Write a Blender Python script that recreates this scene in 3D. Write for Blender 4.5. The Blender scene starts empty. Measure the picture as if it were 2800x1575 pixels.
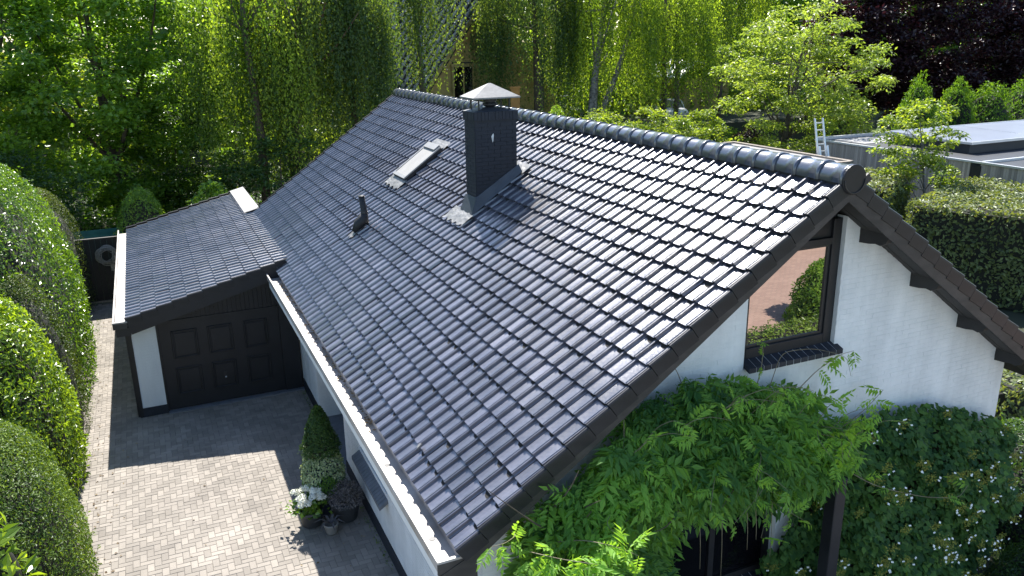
import bpy, math, random
import numpy as np
from mathutils import Vector, Matrix

rng = np.random.default_rng(7)
random.seed(7)
SC = bpy.context.scene
COL = SC.collection
R = math.radians

# ------------------------------------------------------------------ camera
cam = bpy.data.cameras.new('camera')
cam_ob = bpy.data.objects.new('camera', cam)
COL.objects.link(cam_ob)
CAM = Vector((-2.185, -6.295, 7.673))
YAW, PITCH, ROLL = -0.42035, -0.30110, -0.01603
_cy, _sy, _cp, _sp = math.cos(YAW), math.sin(YAW), math.cos(PITCH), math.sin(PITCH)
FWD = Vector((-_sy * _cp, _cy * _cp, _sp))
_r = Vector((_cy, _sy, 0)); _u = _r.cross(FWD)
RT = math.cos(ROLL) * _r + math.sin(ROLL) * _u
UP = -math.sin(ROLL) * _r + math.cos(ROLL) * _u
M = Matrix((RT, UP, -FWD)).transposed().to_4x4()
M.translation = CAM
cam_ob.matrix_world = M
cam.sensor_width = 36.0
cam.lens = 28.453
cam.clip_start = 0.1
cam.clip_end = 800
SC.camera = cam_ob

# ------------------------------------------------------------------ sky, sun, exposure
SUN = Vector((0.129, 0.605, 0.786)).normalized()
world = bpy.data.worlds.new('World')
SC.world = world
world.use_nodes = True
wn, wl = world.node_tree.nodes, world.node_tree.links
wn.clear()
sky = wn.new('ShaderNodeTexSky'); sky.sky_type = 'NISHITA'; sky.sun_disc = False
sky.sun_elevation = math.asin(SUN.z); sky.sun_rotation = math.atan2(SUN.x, SUN.y)
sky.altitude = 0; sky.air_density = 1.0; sky.dust_density = 0.4; sky.ozone_density = 2.5
bg = wn.new('ShaderNodeBackground'); bg.inputs['Strength'].default_value = 0.115
wo = wn.new('ShaderNodeOutputWorld')
wl.new(sky.outputs[0], bg.inputs[0]); wl.new(bg.outputs[0], wo.inputs[0])
sun = bpy.data.lights.new('sun', 'SUN'); sun.energy = 5.0; sun.angle = R(0.53); sun.color = (1.0, 0.965, 0.91)
sun_ob = bpy.data.objects.new('sun', sun); COL.objects.link(sun_ob)
sun_ob.rotation_euler = SUN.to_track_quat('Z', 'Y').to_euler(); sun_ob.location = (0, 30, 40)
SC.view_settings.view_transform = 'Standard'
SC.view_settings.look = 'None'
SC.view_settings.gamma = 1.0
SC.view_settings.use_curve_mapping = False
SC.view_settings.exposure = 1.32
SC.render.engine = 'CYCLES'
SC.cycles.use_denoising = True
SC.cycles.max_bounces = 9
SC.cycles.diffuse_bounces = 6
SC.cycles.transparent_max_bounces = 6
SC.cycles.sample_clamp_indirect = 6.0

# ------------------------------------------------------------------ materials
MATS = {}
def base_mat(name):
    m = bpy.data.materials.new(name); m.use_nodes = True
    nt = m.node_tree
    return m, nt, nt.nodes['Principled BSDF'], nt.nodes['Material Output']

def mat(name, c, rough=0.7, c2=None, scale=6.0, bump=0.0, bscale=60.0, spec=0.5, metal=0.0, per_obj=0.0, detail=5.0, coord='Object', stretch=None, world=None):
    m, nt, b, out = base_mat(name)
    N, L = nt.nodes, nt.links
    b.inputs['Roughness'].default_value = rough
    b.inputs['Metallic'].default_value = metal
    b.inputs['Specular IOR Level'].default_value = spec
    tc = N.new('ShaderNodeTexCoord')
    src = tc.outputs[coord]
    if stretch:
        mp = N.new('ShaderNodeMapping'); mp.inputs['Scale'].default_value = stretch
        L.new(src, mp.inputs[0]); src = mp.outputs[0]
    c2 = c2 or tuple(v * 0.7 for v in c)
    nz = N.new('ShaderNodeTexNoise'); nz.inputs['Scale'].default_value = scale; nz.inputs['Detail'].default_value = detail
    L.new(src, nz.inputs['Vector'])
    rp = N.new('ShaderNodeValToRGB')
    rp.color_ramp.elements[0].position = 0.32; rp.color_ramp.elements[1].position = 0.68
    rp.color_ramp.elements[0].color = (*c2, 1); rp.color_ramp.elements[1].color = (*c, 1)
    L.new(nz.outputs['Fac'], rp.inputs['Fac'])
    colsock = rp.outputs['Color']
    if per_obj > 0:
        oi = N.new('ShaderNodeAttribute'); oi.attribute_name = 'tint'
        mr = N.new('ShaderNodeMapRange'); mr.inputs['To Min'].default_value = 1 - per_obj; mr.inputs['To Max'].default_value = 1 + per_obj
        L.new(oi.outputs['Fac'], mr.inputs['Value'])
        mx = N.new('ShaderNodeMix'); mx.data_type = 'RGBA'; mx.blend_type = 'MULTIPLY'; mx.inputs['Factor'].default_value = 1.0
        L.new(colsock, mx.inputs[6]); L.new(mr.outputs[0], mx.inputs[7]); colsock = mx.outputs[2]
    if world:   # large stains in world space: (scale xyz, darkest factor, lightest factor)
        ge = N.new('ShaderNodeNewGeometry'); mp = N.new('ShaderNodeMapping'); mp.inputs['Scale'].default_value = world[0]
        L.new(ge.outputs['Position'], mp.inputs[0])
        nw = N.new('ShaderNodeTexNoise'); nw.inputs['Scale'].default_value = 1.0; nw.inputs['Detail'].default_value = 7; nw.inputs['Roughness'].default_value = 0.62
        L.new(mp.outputs[0], nw.inputs['Vector'])
        mr = N.new('ShaderNodeMapRange'); mr.inputs['From Min'].default_value = 0.33; mr.inputs['From Max'].default_value = 0.62
        mr.inputs['To Min'].default_value = world[1]; mr.inputs['To Max'].default_value = world[2]
        L.new(nw.outputs['Fac'], mr.inputs['Value'])
        mx = N.new('ShaderNodeMix'); mx.data_type = 'RGBA'; mx.blend_type = 'MULTIPLY'; mx.inputs['Factor'].default_value = 1.0
        L.new(colsock, mx.inputs[6]); L.new(mr.outputs[0], mx.inputs[7]); colsock = mx.outputs[2]
        if len(world) > 3:   # stains also change the gloss
            m2 = N.new('ShaderNodeMapRange'); m2.inputs['From Min'].default_value = 0.33; m2.inputs['From Max'].default_value = 0.62
            m2.inputs['To Min'].default_value = rough + world[3]; m2.inputs['To Max'].default_value = rough
            L.new(nw.outputs['Fac'], m2.inputs['Value']); L.new(m2.outputs[0], b.inputs['Roughness'])
    L.new(colsock, b.inputs['Base Color'])
    if bump > 0:
        n2 = N.new('ShaderNodeTexNoise'); n2.inputs['Scale'].default_value = bscale; n2.inputs['Detail'].default_value = 4
        L.new(src, n2.inputs['Vector'])
        bp = N.new('ShaderNodeBump'); bp.inputs['Strength'].default_value = bump; bp.inputs['Distance'].default_value = 0.02
        L.new(n2.outputs['Fac'], bp.inputs['Height']); L.new(bp.outputs[0], b.inputs['Normal'])
    MATS[name] = m
    return m

def leafmat(name, dark, light, rough=0.45, transl=0.4, spec=0.5, tcol=None):
    transl = min(0.62, transl * 1.25)
    m, nt, b, out = base_mat(name)
    N, L = nt.nodes, nt.links
    at = N.new('ShaderNodeAttribute'); at.attribute_name = 'tint'
    rp = N.new('ShaderNodeValToRGB')
    rp.color_ramp.elements[0].position = 0.1; rp.color_ramp.elements[1].position = 0.9
    rp.color_ramp.elements[0].color = (*dark, 1); rp.color_ramp.elements[1].color = (*light, 1)
    L.new(at.outputs['Fac'], rp.inputs['Fac'])
    L.new(rp.outputs['Color'], b.inputs['Base Color'])
    b.inputs['Roughness'].default_value = rough
    b.inputs['Specular IOR Level'].default_value = spec
    tr = N.new('ShaderNodeBsdfTranslucent')
    mx = N.new('ShaderNodeMix'); mx.data_type = 'RGBA'; mx.blend_type = 'MULTIPLY'; mx.inputs['Factor'].default_value = 1.0
    mx.inputs[7].default_value = (*(tcol or (2.3, 2.0, 0.6)), 1)
    L.new(rp.outputs['Color'], mx.inputs[6]); L.new(mx.outputs[2], tr.inputs['Color'])
    ms = N.new('ShaderNodeMixShader'); ms.inputs[0].default_value = transl
    L.new(b.outputs[0], ms.inputs[1]); L.new(tr.outputs[0], ms.inputs[2]); L.new(ms.outputs[0], out.inputs['Surface'])
    MATS[name] = m
    return m

_t = mat('tile', (0.066, 0.065, 0.080), 0.28, (0.044, 0.043, 0.055), 9, 0.12, 35, 0.6, per_obj=0.40, world=((1.3, 1.3, 1.3), 1.5, 0.85, 0.10))
_b = _t.node_tree.nodes['Principled BSDF']; _b.inputs['Coat Weight'].default_value = 0.8; _b.inputs['Coat Roughness'].default_value = 0.12; _b.inputs['Coat IOR'].default_value = 1.85
_t = mat('ridge', (0.052, 0.056, 0.072), 0.30, (0.032, 0.034, 0.045), 6, 0.08, 40, 0.9, per_obj=0.2)
_b = _t.node_tree.nodes['Principled BSDF']; _b.inputs['Coat Weight'].default_value = 0.6; _b.inputs['Coat Roughness'].default_value = 0.15; _b.inputs['Coat IOR'].default_value = 1.6
mat('verge', (0.016, 0.016, 0.019), 0.42, (0.010, 0.010, 0.012), 6, 0.05, 40, 0.35)
mat('deck', (0.02, 0.018, 0.016), 0.9)
mat('white_brick', (0.76, 0.765, 0.755), 0.75, (0.70, 0.71, 0.70), 5, 0.25, 70, 0.3, world=((2.2, 2.2, 0.35), 0.86, 1.03))
mat('black_brick', (0.022, 0.026, 0.036), 0.6, (0.014, 0.017, 0.024), 8, 0.3, 60, 0.4)
mat('grey_brick', (0.15, 0.16, 0.18), 0.6, (0.11, 0.12, 0.135), 8, 0.3, 60, 0.4)
mat('black_paint', (0.016, 0.016, 0.019), 0.5, (0.011, 0.011, 0.013), 4, 0.06, 30, 0.4)
mat('brown_board', (0.055, 0.047, 0.042), 0.6, (0.035, 0.031, 0.028), 5, 0.08, 30, 0.4, stretch=(0.6, 3, 3), world=((2, 2, 2), 0.6, 1.15))
mat('soffit', (0.042, 0.038, 0.036), 0.65, (0.03, 0.028, 0.027), 5, 0.06, 30, 0.4)
mat('zinc', (0.48, 0.465, 0.45), 0.5, (0.33, 0.29, 0.25), 2.2, 0.05, 20, 0.5, metal=0.1, world=((1.5, 1.2, 3), 0.7, 1.1))
mat('zinc_dull', (0.36, 0.355, 0.345), 0.55, (0.26, 0.25, 0.24), 2.5, 0.08, 12, 0.4)
mat('white_paint', (0.78, 0.78, 0.77), 0.5, (0.72, 0.72, 0.70), 4)
mat('lead', (0.25, 0.245, 0.24), 0.45, (0.15, 0.148, 0.145), 7, 0.5, 14, 0.5, metal=0.55)
mat('lead_dark', (0.05, 0.06, 0.075), 0.5, (0.035, 0.042, 0.055), 5, 0.15, 15, 0.5)
mat('cowl', (0.27, 0.265, 0.255), 0.5, (0.18, 0.175, 0.168), 4, 0.08, 20, 0.5, metal=0.35)
mat('dark_metal', (0.02, 0.02, 0.022), 0.45, None, 5)
mat('rubber', (0.012, 0.012, 0.013), 0.6, None, 5)
mat('blind', (0.28, 0.27, 0.255), 0.6, (0.24, 0.23, 0.215), 3)
mat('skyframe', (0.30, 0.295, 0.285), 0.45, (0.25, 0.245, 0.24), 3, metal=0.3)
mat('paver', (0.280, 0.250, 0.214), 0.85, (0.232, 0.207, 0.178), 1.1, 0.25, 90, 0.3, per_obj=0.17, world=((0.9, 0.6, 1), 0.78, 1.06))
mat('joint', (0.10, 0.09, 0.08), 0.95, (0.06, 0.055, 0.05), 9)
mat('soil', (0.045, 0.048, 0.024), 0.95, (0.026, 0.032, 0.014), 0.8, 0.3, 6)
mat('lawn', (0.06, 0.10, 0.025), 0.9, (0.04, 0.07, 0.02), 1.2, 0.3, 20)
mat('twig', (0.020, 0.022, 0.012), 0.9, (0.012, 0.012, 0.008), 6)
mat('bark', (0.12, 0.09, 0.065), 0.9, (0.05, 0.04, 0.03), 5, 0.6, 14, stretch=(1, 1, 0.25))
mat('red_bark', (0.17, 0.10, 0.06), 0.9, (0.08, 0.045, 0.03), 5, 0.6, 14, stretch=(1, 1, 0.25))
mat('birch_bark', (0.30, 0.27, 0.24), 0.85, (0.05, 0.045, 0.04), 6, 0.4, 14, stretch=(1, 1, 1.6))
mat('weathered_wood', (0.46, 0.40, 0.34), 0.85, (0.26, 0.225, 0.19), 3.5, 0.2, 25, 0.2, stretch=(4, 4, 0.35), per_obj=0.28)
mat('light_joint', (0.45, 0.45, 0.44), 0.9)
mat('bitumen', (0.30, 0.29, 0.285), 0.8, (0.23, 0.225, 0.22), 1.5, 0.2, 30)
mat('roofing_dark', (0.035, 0.037, 0.042), 0.6, (0.025, 0.027, 0.03), 1.5, 0.1, 30)
mat('alu', (0.72, 0.72, 0.72), 0.35, (0.65, 0.65, 0.65), 3, metal=0.5)
mat('panel_glass', (0.26, 0.28, 0.33), 0.30, (0.22, 0.24, 0.29), 1, spec=1.0)
mat('teal', (0.03, 0.16, 0.13), 0.6, None, 3)
mat('wicker', (0.36, 0.34, 0.31), 0.9, (0.20, 0.18, 0.16), 30, 0.5, 60)
mat('pot_grey', (0.055, 0.058, 0.063), 0.65, (0.04, 0.042, 0.046), 6, 0.1, 30)
mat('pot_pale', (0.26, 0.25, 0.235), 0.8, (0.19, 0.18, 0.17), 8)
mat('pot_blue', (0.035, 0.045, 0.07), 0.55, None, 6)
mat('ochre', (0.35, 0.27, 0.10), 0.85, (0.26, 0.20, 0.07), 2, 0.2, 30)
mat('far_tile', (0.34, 0.33, 0.33), 0.40, (0.20, 0.19, 0.19), 3, 0.2, 12, per_obj=0.3)
mat('car_paint', (0.55, 0.56, 0.58), 0.25, (0.52, 0.53, 0.55), 1, metal=0.4)
mat('car_glass', (0.02, 0.025, 0.03), 0.08, None, 1, spec=0.8)
mat('red_paint', (0.35, 0.02, 0.02), 0.4, None, 1)
mat('orange_wood', (0.40, 0.19, 0.04), 0.7, (0.28, 0.13, 0.03), 3)
mat('bird_lime', (0.7, 0.7, 0.66), 0.8, None, 20)
mat('petal', (0.85, 0.85, 0.78), 0.7, (0.80, 0.80, 0.70), 10)
mat('tendril', (0.22, 0.19, 0.12), 0.7, (0.15, 0.12, 0.07), 10)
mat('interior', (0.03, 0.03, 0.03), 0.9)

def paving_mat():
    m, nt, b, out = base_mat('pink_paving')
    N, L = nt.nodes, nt.links
    tc = N.new('ShaderNodeTexCoord')
    br = N.new('ShaderNodeTexBrick')
    br.inputs['Color1'].default_value = (0.34, 0.235, 0.19, 1); br.inputs['Color2'].default_value = (0.29, 0.195, 0.16, 1)
    br.inputs['Mortar'].default_value = (0.22, 0.17, 0.14, 1)
    br.inputs['Scale'].default_value = 1.0; br.inputs['Brick Width'].default_value = 0.21; br.inputs['Row Height'].default_value = 0.105; br.inputs['Mortar Size'].default_value = 0.008
    L.new(tc.outputs['Object'], br.inputs['Vector'])
    nz = N.new('ShaderNodeTexNoise'); nz.inputs['Scale'].default_value = 0.7; nz.inputs['Detail'].default_value = 6
    L.new(tc.outputs['Object'], nz.inputs['Vector'])
    mr = N.new('ShaderNodeMapRange'); mr.inputs['To Min'].default_value = 0.75; mr.inputs['To Max'].default_value = 1.2
    L.new(nz.outputs['Fac'], mr.inputs['Value'])
    mx = N.new('ShaderNodeMix'); mx.data_type = 'RGBA'; mx.blend_type = 'MULTIPLY'; mx.inputs['Factor'].default_value = 1
    L.new(br.outputs['Color'], mx.inputs[6]); L.new(mr.outputs[0], mx.inputs[7]); L.new(mx.outputs[2], b.inputs['Base Color'])
    b.inputs['Roughness'].default_value = 0.9
    MATS['pink_paving'] = m
paving_mat()

def glass_mat():
    m, nt, b, out = base_mat('window_glass')
    N, L = nt.nodes, nt.links
    b.inputs['Base Color'].default_value = (0.008, 0.009, 0.010, 1); b.inputs['Roughness'].default_value = 0.02
    gl = N.new('ShaderNodeBsdfGlossy'); gl.inputs['Roughness'].default_value = 0.0; gl.inputs['Color'].default_value = (0.93, 0.86, 0.80, 1)
    tc = N.new('ShaderNodeTexCoord'); nz = N.new('ShaderNodeTexNoise'); nz.inputs['Scale'].default_value = 0.8
    L.new(tc.outputs['Object'], nz.inputs['Vector'])
    bp = N.new('ShaderNodeBump'); bp.inputs['Strength'].default_value = 0.03; bp.inputs['Distance'].default_value = 0.02
    L.new(nz.outputs['Fac'], bp.inputs['Height']); L.new(bp.outputs[0], gl.inputs['Normal'])
    ms = N.new('ShaderNodeMixShader'); ms.inputs[0].default_value = 0.54
    L.new(b.outputs[0], ms.inputs[1]); L.new(gl.outputs[0], ms.inputs[2]); L.new(ms.outputs[0], out.inputs['Surface'])
    MATS['window_glass'] = m
glass_mat()
mat('dark_glass', (0.005, 0.005, 0.007), 0.05, None, 1, spec=0.4)

leafmat('lf_laurel', (0.030, 0.085, 0.014), (0.15, 0.27, 0.030), 0.32, 0.30, 0.6)
leafmat('lf_laurel_light', (0.07, 0.14, 0.016), (0.24, 0.36, 0.035), 0.32, 0.35, 0.6)
leafmat('lf_box', (0.030, 0.075, 0.013), (0.17, 0.26, 0.034), 0.50, 0.25, 0.35)
leafmat('lf_yew', (0.030, 0.060, 0.012), (0.11, 0.155, 0.028), 0.5, 0.2, 0.4)
leafmat('lf_broad', (0.060, 0.140, 0.028), (0.22, 0.36, 0.060), 0.32, 0.45, 0.6)
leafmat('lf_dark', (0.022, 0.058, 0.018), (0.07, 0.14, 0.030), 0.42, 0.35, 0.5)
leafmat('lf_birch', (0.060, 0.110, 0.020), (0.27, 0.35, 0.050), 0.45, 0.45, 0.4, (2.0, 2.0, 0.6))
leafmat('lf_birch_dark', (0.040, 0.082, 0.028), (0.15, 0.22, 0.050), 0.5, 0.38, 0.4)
leafmat('lf_gold', (0.12, 0.18, 0.030), (0.30, 0.36, 0.075), 0.40, 0.40, 0.5, (1.9, 1.9, 0.8))
leafmat('lf_purple', (0.016, 0.007, 0.010), (0.050, 0.018, 0.024), 0.40, 0.22, 0.5, (1.5, 0.9, 0.8))
leafmat('lf_conifer', (0.05, 0.12, 0.016), (0.16, 0.30, 0.028), 0.5, 0.3, 0.3)
leafmat('lf_beech', (0.055, 0.085, 0.025), (0.21, 0.26, 0.085), 0.50, 0.25, 0.5)
leafmat('lf_shrub', (0.09, 0.16, 0.025), (0.25, 0.33, 0.05), 0.45, 0.4, 0.5)
leafmat('lf_wisteria', (0.042, 0.125, 0.030), (0.20, 0.38, 0.060), 0.55, 0.35, 0.3)
leafmat('lf_hydrangea', (0.028, 0.080, 0.026), (0.10, 0.20, 0.040), 0.62, 0.25, 0.25)
leafmat('lf_seed', (0.13, 0.15, 0.03), (0.27, 0.28, 0.06), 0.7, 0.2, 0.2)
leafmat('lf_variegated', (0.14, 0.22, 0.11), (0.42, 0.50, 0.34), 0.55, 0.25, 0.4)
leafmat('lf_cone', (0.022, 0.060, 0.012), (0.075, 0.14, 0.02), 0.5, 0.2, 0.4)
leafmat('lf_litter', (0.12, 0.085, 0.055), (0.30, 0.24, 0.16), 0.9, 0.1, 0.2)
leafmat('lf_heather', (0.10, 0.095, 0.10), (0.26, 0.24, 0.245), 0.8, 0.1, 0.2)

# ------------------------------------------------------------------ geometry helpers
WORLD_OFF = {}
class MB:
    def __init__(s): s.v = []; s.f = []
    def add(s, vs, fs):
        o = len(s.v); s.v += [tuple(q) for q in vs]; s.f += [tuple(i + o for i in f) for f in fs]; return s
    def box(s, x0, x1, y0, y1, z0, z1):
        vs = [(x0, y0, z0), (x1, y0, z0), (x1, y1, z0), (x0, y1, z0), (x0, y0, z1), (x1, y0, z1), (x1, y1, z1), (x0, y1, z1)]
        return s.add(vs, [(3, 2, 1, 0), (4, 5, 6, 7), (0, 1, 5, 4), (1, 2, 6, 5), (2, 3, 7, 6), (3, 0, 4, 7)])
    def hexa(s, p):   # 8 points: bottom ring 0-3, top ring 4-7
        return s.add(p, [(3, 2, 1, 0), (4, 5, 6, 7), (0, 1, 5, 4), (1, 2, 6, 5), (2, 3, 7, 6), (3, 0, 4, 7)])
    def prism(s, poly, d):   # closed polygon of 3D points pushed along d
        n = len(poly); d = Vector(d); a = [Vector(p) for p in poly]
        vs = a + [p + d for p in a]
        fs = [tuple(reversed(range(n))), tuple(range(n, 2 * n))] + [(i, (i + 1) % n, n + (i + 1) % n, n + i) for i in range(n)]
        return s.add(vs, fs)
    def tube(s, pts, rad, seg=8, caps=True):
        pts = [Vector(p) for p in pts]; n = len(pts)
        if not hasattr(rad, '__len__'): rad = [rad] * n
        o = len(s.v); prev = None
        for i, p in enumerate(pts):
            t = (pts[min(i + 1, n - 1)] - pts[max(i - 1, 0)]).normalized()
            if prev is None:
                a = t.orthogonal().normalized()
            else:
                a = (prev - t * prev.dot(t)).normalized()
            prev = a; b = t.cross(a)
            for k in range(seg):
                an = 2 * math.pi * k / seg
                s.v.append(tuple(p + (a * math.cos(an) + b * math.sin(an)) * rad[i]))
        for i in range(n - 1):
            for k in range(seg):
                k2 = (k + 1) % seg
                s.f.append((o + i * seg + k, o + i * seg + k2, o + (i + 1) * seg + k2, o + (i + 1) * seg + k))
        if caps:
            s.f.append(tuple(o + k for k in reversed(range(seg)))); s.f.append(tuple(o + (n - 1) * seg + k for k in range(seg)))
        return s
    def lathe(s, c, prof, seg=20):   # prof: (radius, z)
        o = len(s.v)
        for r_, z in prof:
            for k in range(seg):
                a = 2 * math.pi * k / seg
                s.v.append((c[0] + r_ * math.cos(a), c[1] + r_ * math.sin(a), c[2] + z))
        for i in range(len(prof) - 1):
            for k in range(seg):
                k2 = (k + 1) % seg
                s.f.append((o + i * seg + k, o + i * seg + k2, o + (i + 1) * seg + k2, o + (i + 1) * seg + k))
        s.f.append(tuple(o + k for k in reversed(range(seg)))); s.f.append(tuple(o + (len(prof) - 1) * seg + k for k in range(seg)))
        return s

def link(o, parent=None):
    COL.objects.link(o)
    if parent is not None:
        o.parent = parent
        off = WORLD_OFF.get(parent.name)
        if off is not None:
            o.matrix_parent_inverse = Matrix.Translation(-off)
    return o

def obj(name, mb, m, parent=None, smooth=False, bevel=0.0):
    me = bpy.data.meshes.new(name)
    me.from_pydata(mb.v, [], mb.f); me.update()
    me.materials.append(MATS[m])
    if smooth:
        me.polygons.foreach_set('use_smooth', [True] * len(me.polygons))
    o = bpy.data.objects.new(name, me); link(o, parent)
    if bevel > 0:
        md = o.modifiers.new('bevel', 'BEVEL'); md.width = bevel; md.segments = 1; md.limit_method = 'ANGLE'
    return o

def tag(o, label=None, cat=None, group=None, kind=None):
    if label: o['label'] = label
    if cat: o['category'] = cat
    if group: o['group'] = group
    if kind: o['kind'] = kind
    return o

def thing(name, label, cat, loc, group=None):
    o = bpy.data.objects.new(name, None); COL.objects.link(o)
    o.location = loc; o.empty_display_size = 0.2
    WORLD_OFF[o.name] = Vector(loc)
    return tag(o, label, cat, group)

def np_mesh(name, V, F, m, parent=None, tint=None, kind=None, smooth=False):
    """fast mesh: V (n,3) float, F (k,3 or 4) int"""
    me = bpy.data.meshes.new(name)
    V = np.asarray(V, np.float32); F = np.asarray(F, np.int32); c = F.shape[1]
    me.vertices.add(len(V)); me.vertices.foreach_set('co', V.ravel())
    me.loops.add(F.size); me.loops.foreach_set('vertex_index', F.ravel())
    me.polygons.add(len(F))
    me.polygons.foreach_set('loop_start', np.arange(0, F.size, c, dtype=np.int32))
    me.polygons.foreach_set('loop_total', np.full(len(F), c, np.int32))
    me.polygons.foreach_set('use_smooth', np.full(len(F), bool(smooth)))
    if tint is not None:
        at = me.attributes.new('tint', 'FLOAT', 'POINT'); at.data.foreach_set('value', np.asarray(tint, np.float32))
    me.update(calc_edges=True)
    me.materials.append(MATS[m])
    o = bpy.data.objects.new(name, me); link(o, parent)
    if kind: o['kind'] = kind
    return o

def mesh_arrays(mb):
    V = np.array(mb.v, np.float32)
    T = []
    for f in mb.f:
        for i in range(1, len(f) - 1): T.append((f[0], f[i], f[i + 1]))
    return V, np.array(T, np.int32)

def replicate(V, F, mats):
    """V (n,3), F (k,3), mats (m,4,4) -> merged"""
    mats = np.asarray(mats, np.float32)
    n = len(V)
    Vh = np.concatenate([V, np.ones((n, 1), np.float32)], 1)
    out = np.einsum('mij,nj->mni', mats, Vh)[:, :, :3].reshape(-1, 3)
    Fo = (F[None] + (np.arange(len(mats), dtype=np.int32) * n)[:, None, None]).reshape(-1, 3)
    return out, Fo

def set_tint(me, val):
    at = me.attributes.new('tint', 'FLOAT', 'POINT'); at.data.foreach_set('value', np.full(len(me.vertices), val, np.float32))

def pieces(name, stuff_name, mb, m, mats, parent, nmax=300, variants=4, smooth=False):
    """nearest nmax pieces become objects sharing mesh data, the rest one stuff part"""
    mats = np.asarray(mats, np.float64)
    V, F = mesh_arrays(mb)
    ctr = V.mean(0)
    pos = mats[:, :3, :3] @ ctr + mats[:, :3, 3]
    d = ((pos - np.array(CAM)) ** 2).sum(1)
    order = np.argsort(d)
    mes = []
    for k in range(variants):
        me = bpy.data.meshes.new(name); me.from_pydata(V.tolist(), [], mb.f); me.update(); me.materials.append(MATS[m])
        if smooth: me.polygons.foreach_set('use_smooth', [True] * len(me.polygons))
        set_tint(me, (k + 0.5) / variants); mes.append(me)
    for i in order[:nmax]:
        o = bpy.data.objects.new(name, mes[int(rng.integers(variants))]); link(o, parent)
        o.matrix_basis = Matrix(mats[i].tolist())
    rest = order[nmax:]
    if len(rest):
        Vo, Fo = replicate(V, F, mats[rest])
        np_mesh(stuff_name, Vo, Fo, m, parent, np.repeat(rng.random(len(rest)), len(V)), 'stuff', smooth)

def basis(P, X, Y, Z):
    m = np.eye(4); m[:3, 0] = X; m[:3, 1] = Y; m[:3, 2] = Z; m[:3, 3] = P; return m

def bricks(x0, x1, z0, z1, keep, course=0.0625, bl=0.222):
    """boxes on a wall plane (a, z): list of (a0, a1, z0, z1)"""
    out = []; nrow = int((z1 - z0) / course + 1e-4)
    for r_ in range(nrow):
        zz = z0 + r_ * course
        a = x0 - (bl / 2 if r_ % 2 else 0)
        while a < x1:
            a0, a1 = max(a, x0), min(a + bl, x1)
            a += bl
            if a1 - a0 < 0.04: continue
            q = keep(a0, a1, zz, zz + course)
            if q is None: continue
            out.append((q[0], q[1], zz, zz + course))
    return out

def brick_pieces(lst, mapper, m, parent, nmax=300, depth=0.0045):
    """unit brick scaled to each cell; mapper(a, z) -> world point, with outward normal"""
    mb = MB().box(-0.5, 0.5, 0, 1, -0.5, 0.5)   # X along wall, Y outward, Z up
    g = 0.007
    mats = []
    for a0, a1, z0, z1 in lst:
        P, X, Y = mapper((a0 + a1) / 2, (z0 + z1) / 2)
        dd = depth * (1 + rng.normal(0, 0.16))
        tl = rng.normal(0, 0.004)
        Xv = np.array(X); Zv = np.array([0, 0, 1.0])
        mats.append(basis(P, (Xv + tl * Zv) * (a1 - a0 - g), np.array(Y) * dd, (Zv - tl * Xv) * (z1 - z0 - g)))
    pieces('brick', 'brickwork', mb, m, mats, parent, nmax)

# ------------------------------------------------------------------ foliage helpers
def unit(a): return a / (np.linalg.norm(a, axis=1, keepdims=True) + 1e-9)
def rand_dir(n): return unit(rng.normal(size=(n, 3)))
def wob(P, f=1.0, s=0.0):
    return (np.sin(P[:, 0] * 2.1 * f + s) * np.cos(P[:, 1] * 1.7 * f + 1.3 + s) + np.sin(P[:, 2] * 2.6 * f + 0.7 * s + P[:, 0] * f) * 0.7 + 0.5 * np.sin(P[:, 1] * 5.1 * f + P[:, 2] * 4.3 * f + s)) / 2.2

def leaf_geo(P, Nn, T, size, ar=0.5, fold=0.12):
    """folded diamond leaves, 4 verts 2 tris"""
    n = len(P); size = np.broadcast_to(np.asarray(size, float), (n,))[:, None]
    T = unit(T - Nn * (T * Nn).sum(1, keepdims=True)); B = np.cross(Nn, T)
    V = np.stack([P, P + T * size * 0.48 + B * size * ar * 0.5 + Nn * size * fold, P + T * size, P + T * size * 0.48 - B * size * ar * 0.5 + Nn * size * fold], 1)
    F = np.array([[0, 1, 2], [0, 2, 3]])[None] + (np.arange(n) * 4)[:, None, None]
    return V.reshape(-1, 3), F.reshape(-1, 3)

def foliage(name, P, Nn, T, size, m, parent, tint, ar=0.5, fold=0.12, kind='stuff'):
    V, F = leaf_geo(P, Nn, T, size, ar, fold)
    return np_mesh(name, V, F, m, parent, np.repeat(np.clip(tint, 0, 1), 4), kind)

def single_leaves(P, Nn, T, size, m, parent, ar=0.5, fold=0.12, nmax=300):
    """the nearest leaves as objects of their own sharing mesh data"""
    V, F = leaf_geo(np.zeros((1, 3)), np.array([[0, 0, 1.0]]), np.array([[0, 1.0, 0]]), 1.0, ar, fold)
    mes = []
    for k in range(4):
        me = bpy.data.meshes.new('leaf'); me.from_pydata(V.tolist(), [], F.tolist()); me.update(); me.materials.append(MATS[m]); set_tint(me, 0.15 + 0.25 * k); mes.append(me)
    T = unit(T - Nn * (T * Nn).sum(1, keepdims=True)); B = np.cross(T, Nn)
    size = np.broadcast_to(np.asarray(size, float), (len(P),))
    for i in range(min(nmax, len(P))):
        o = bpy.data.objects.new('leaf', mes[i % 4]); link(o, parent)
        o.matrix_basis = Matrix(basis(P[i], B[i] * size[i], T[i] * size[i], Nn[i] * size[i]).tolist())

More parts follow.
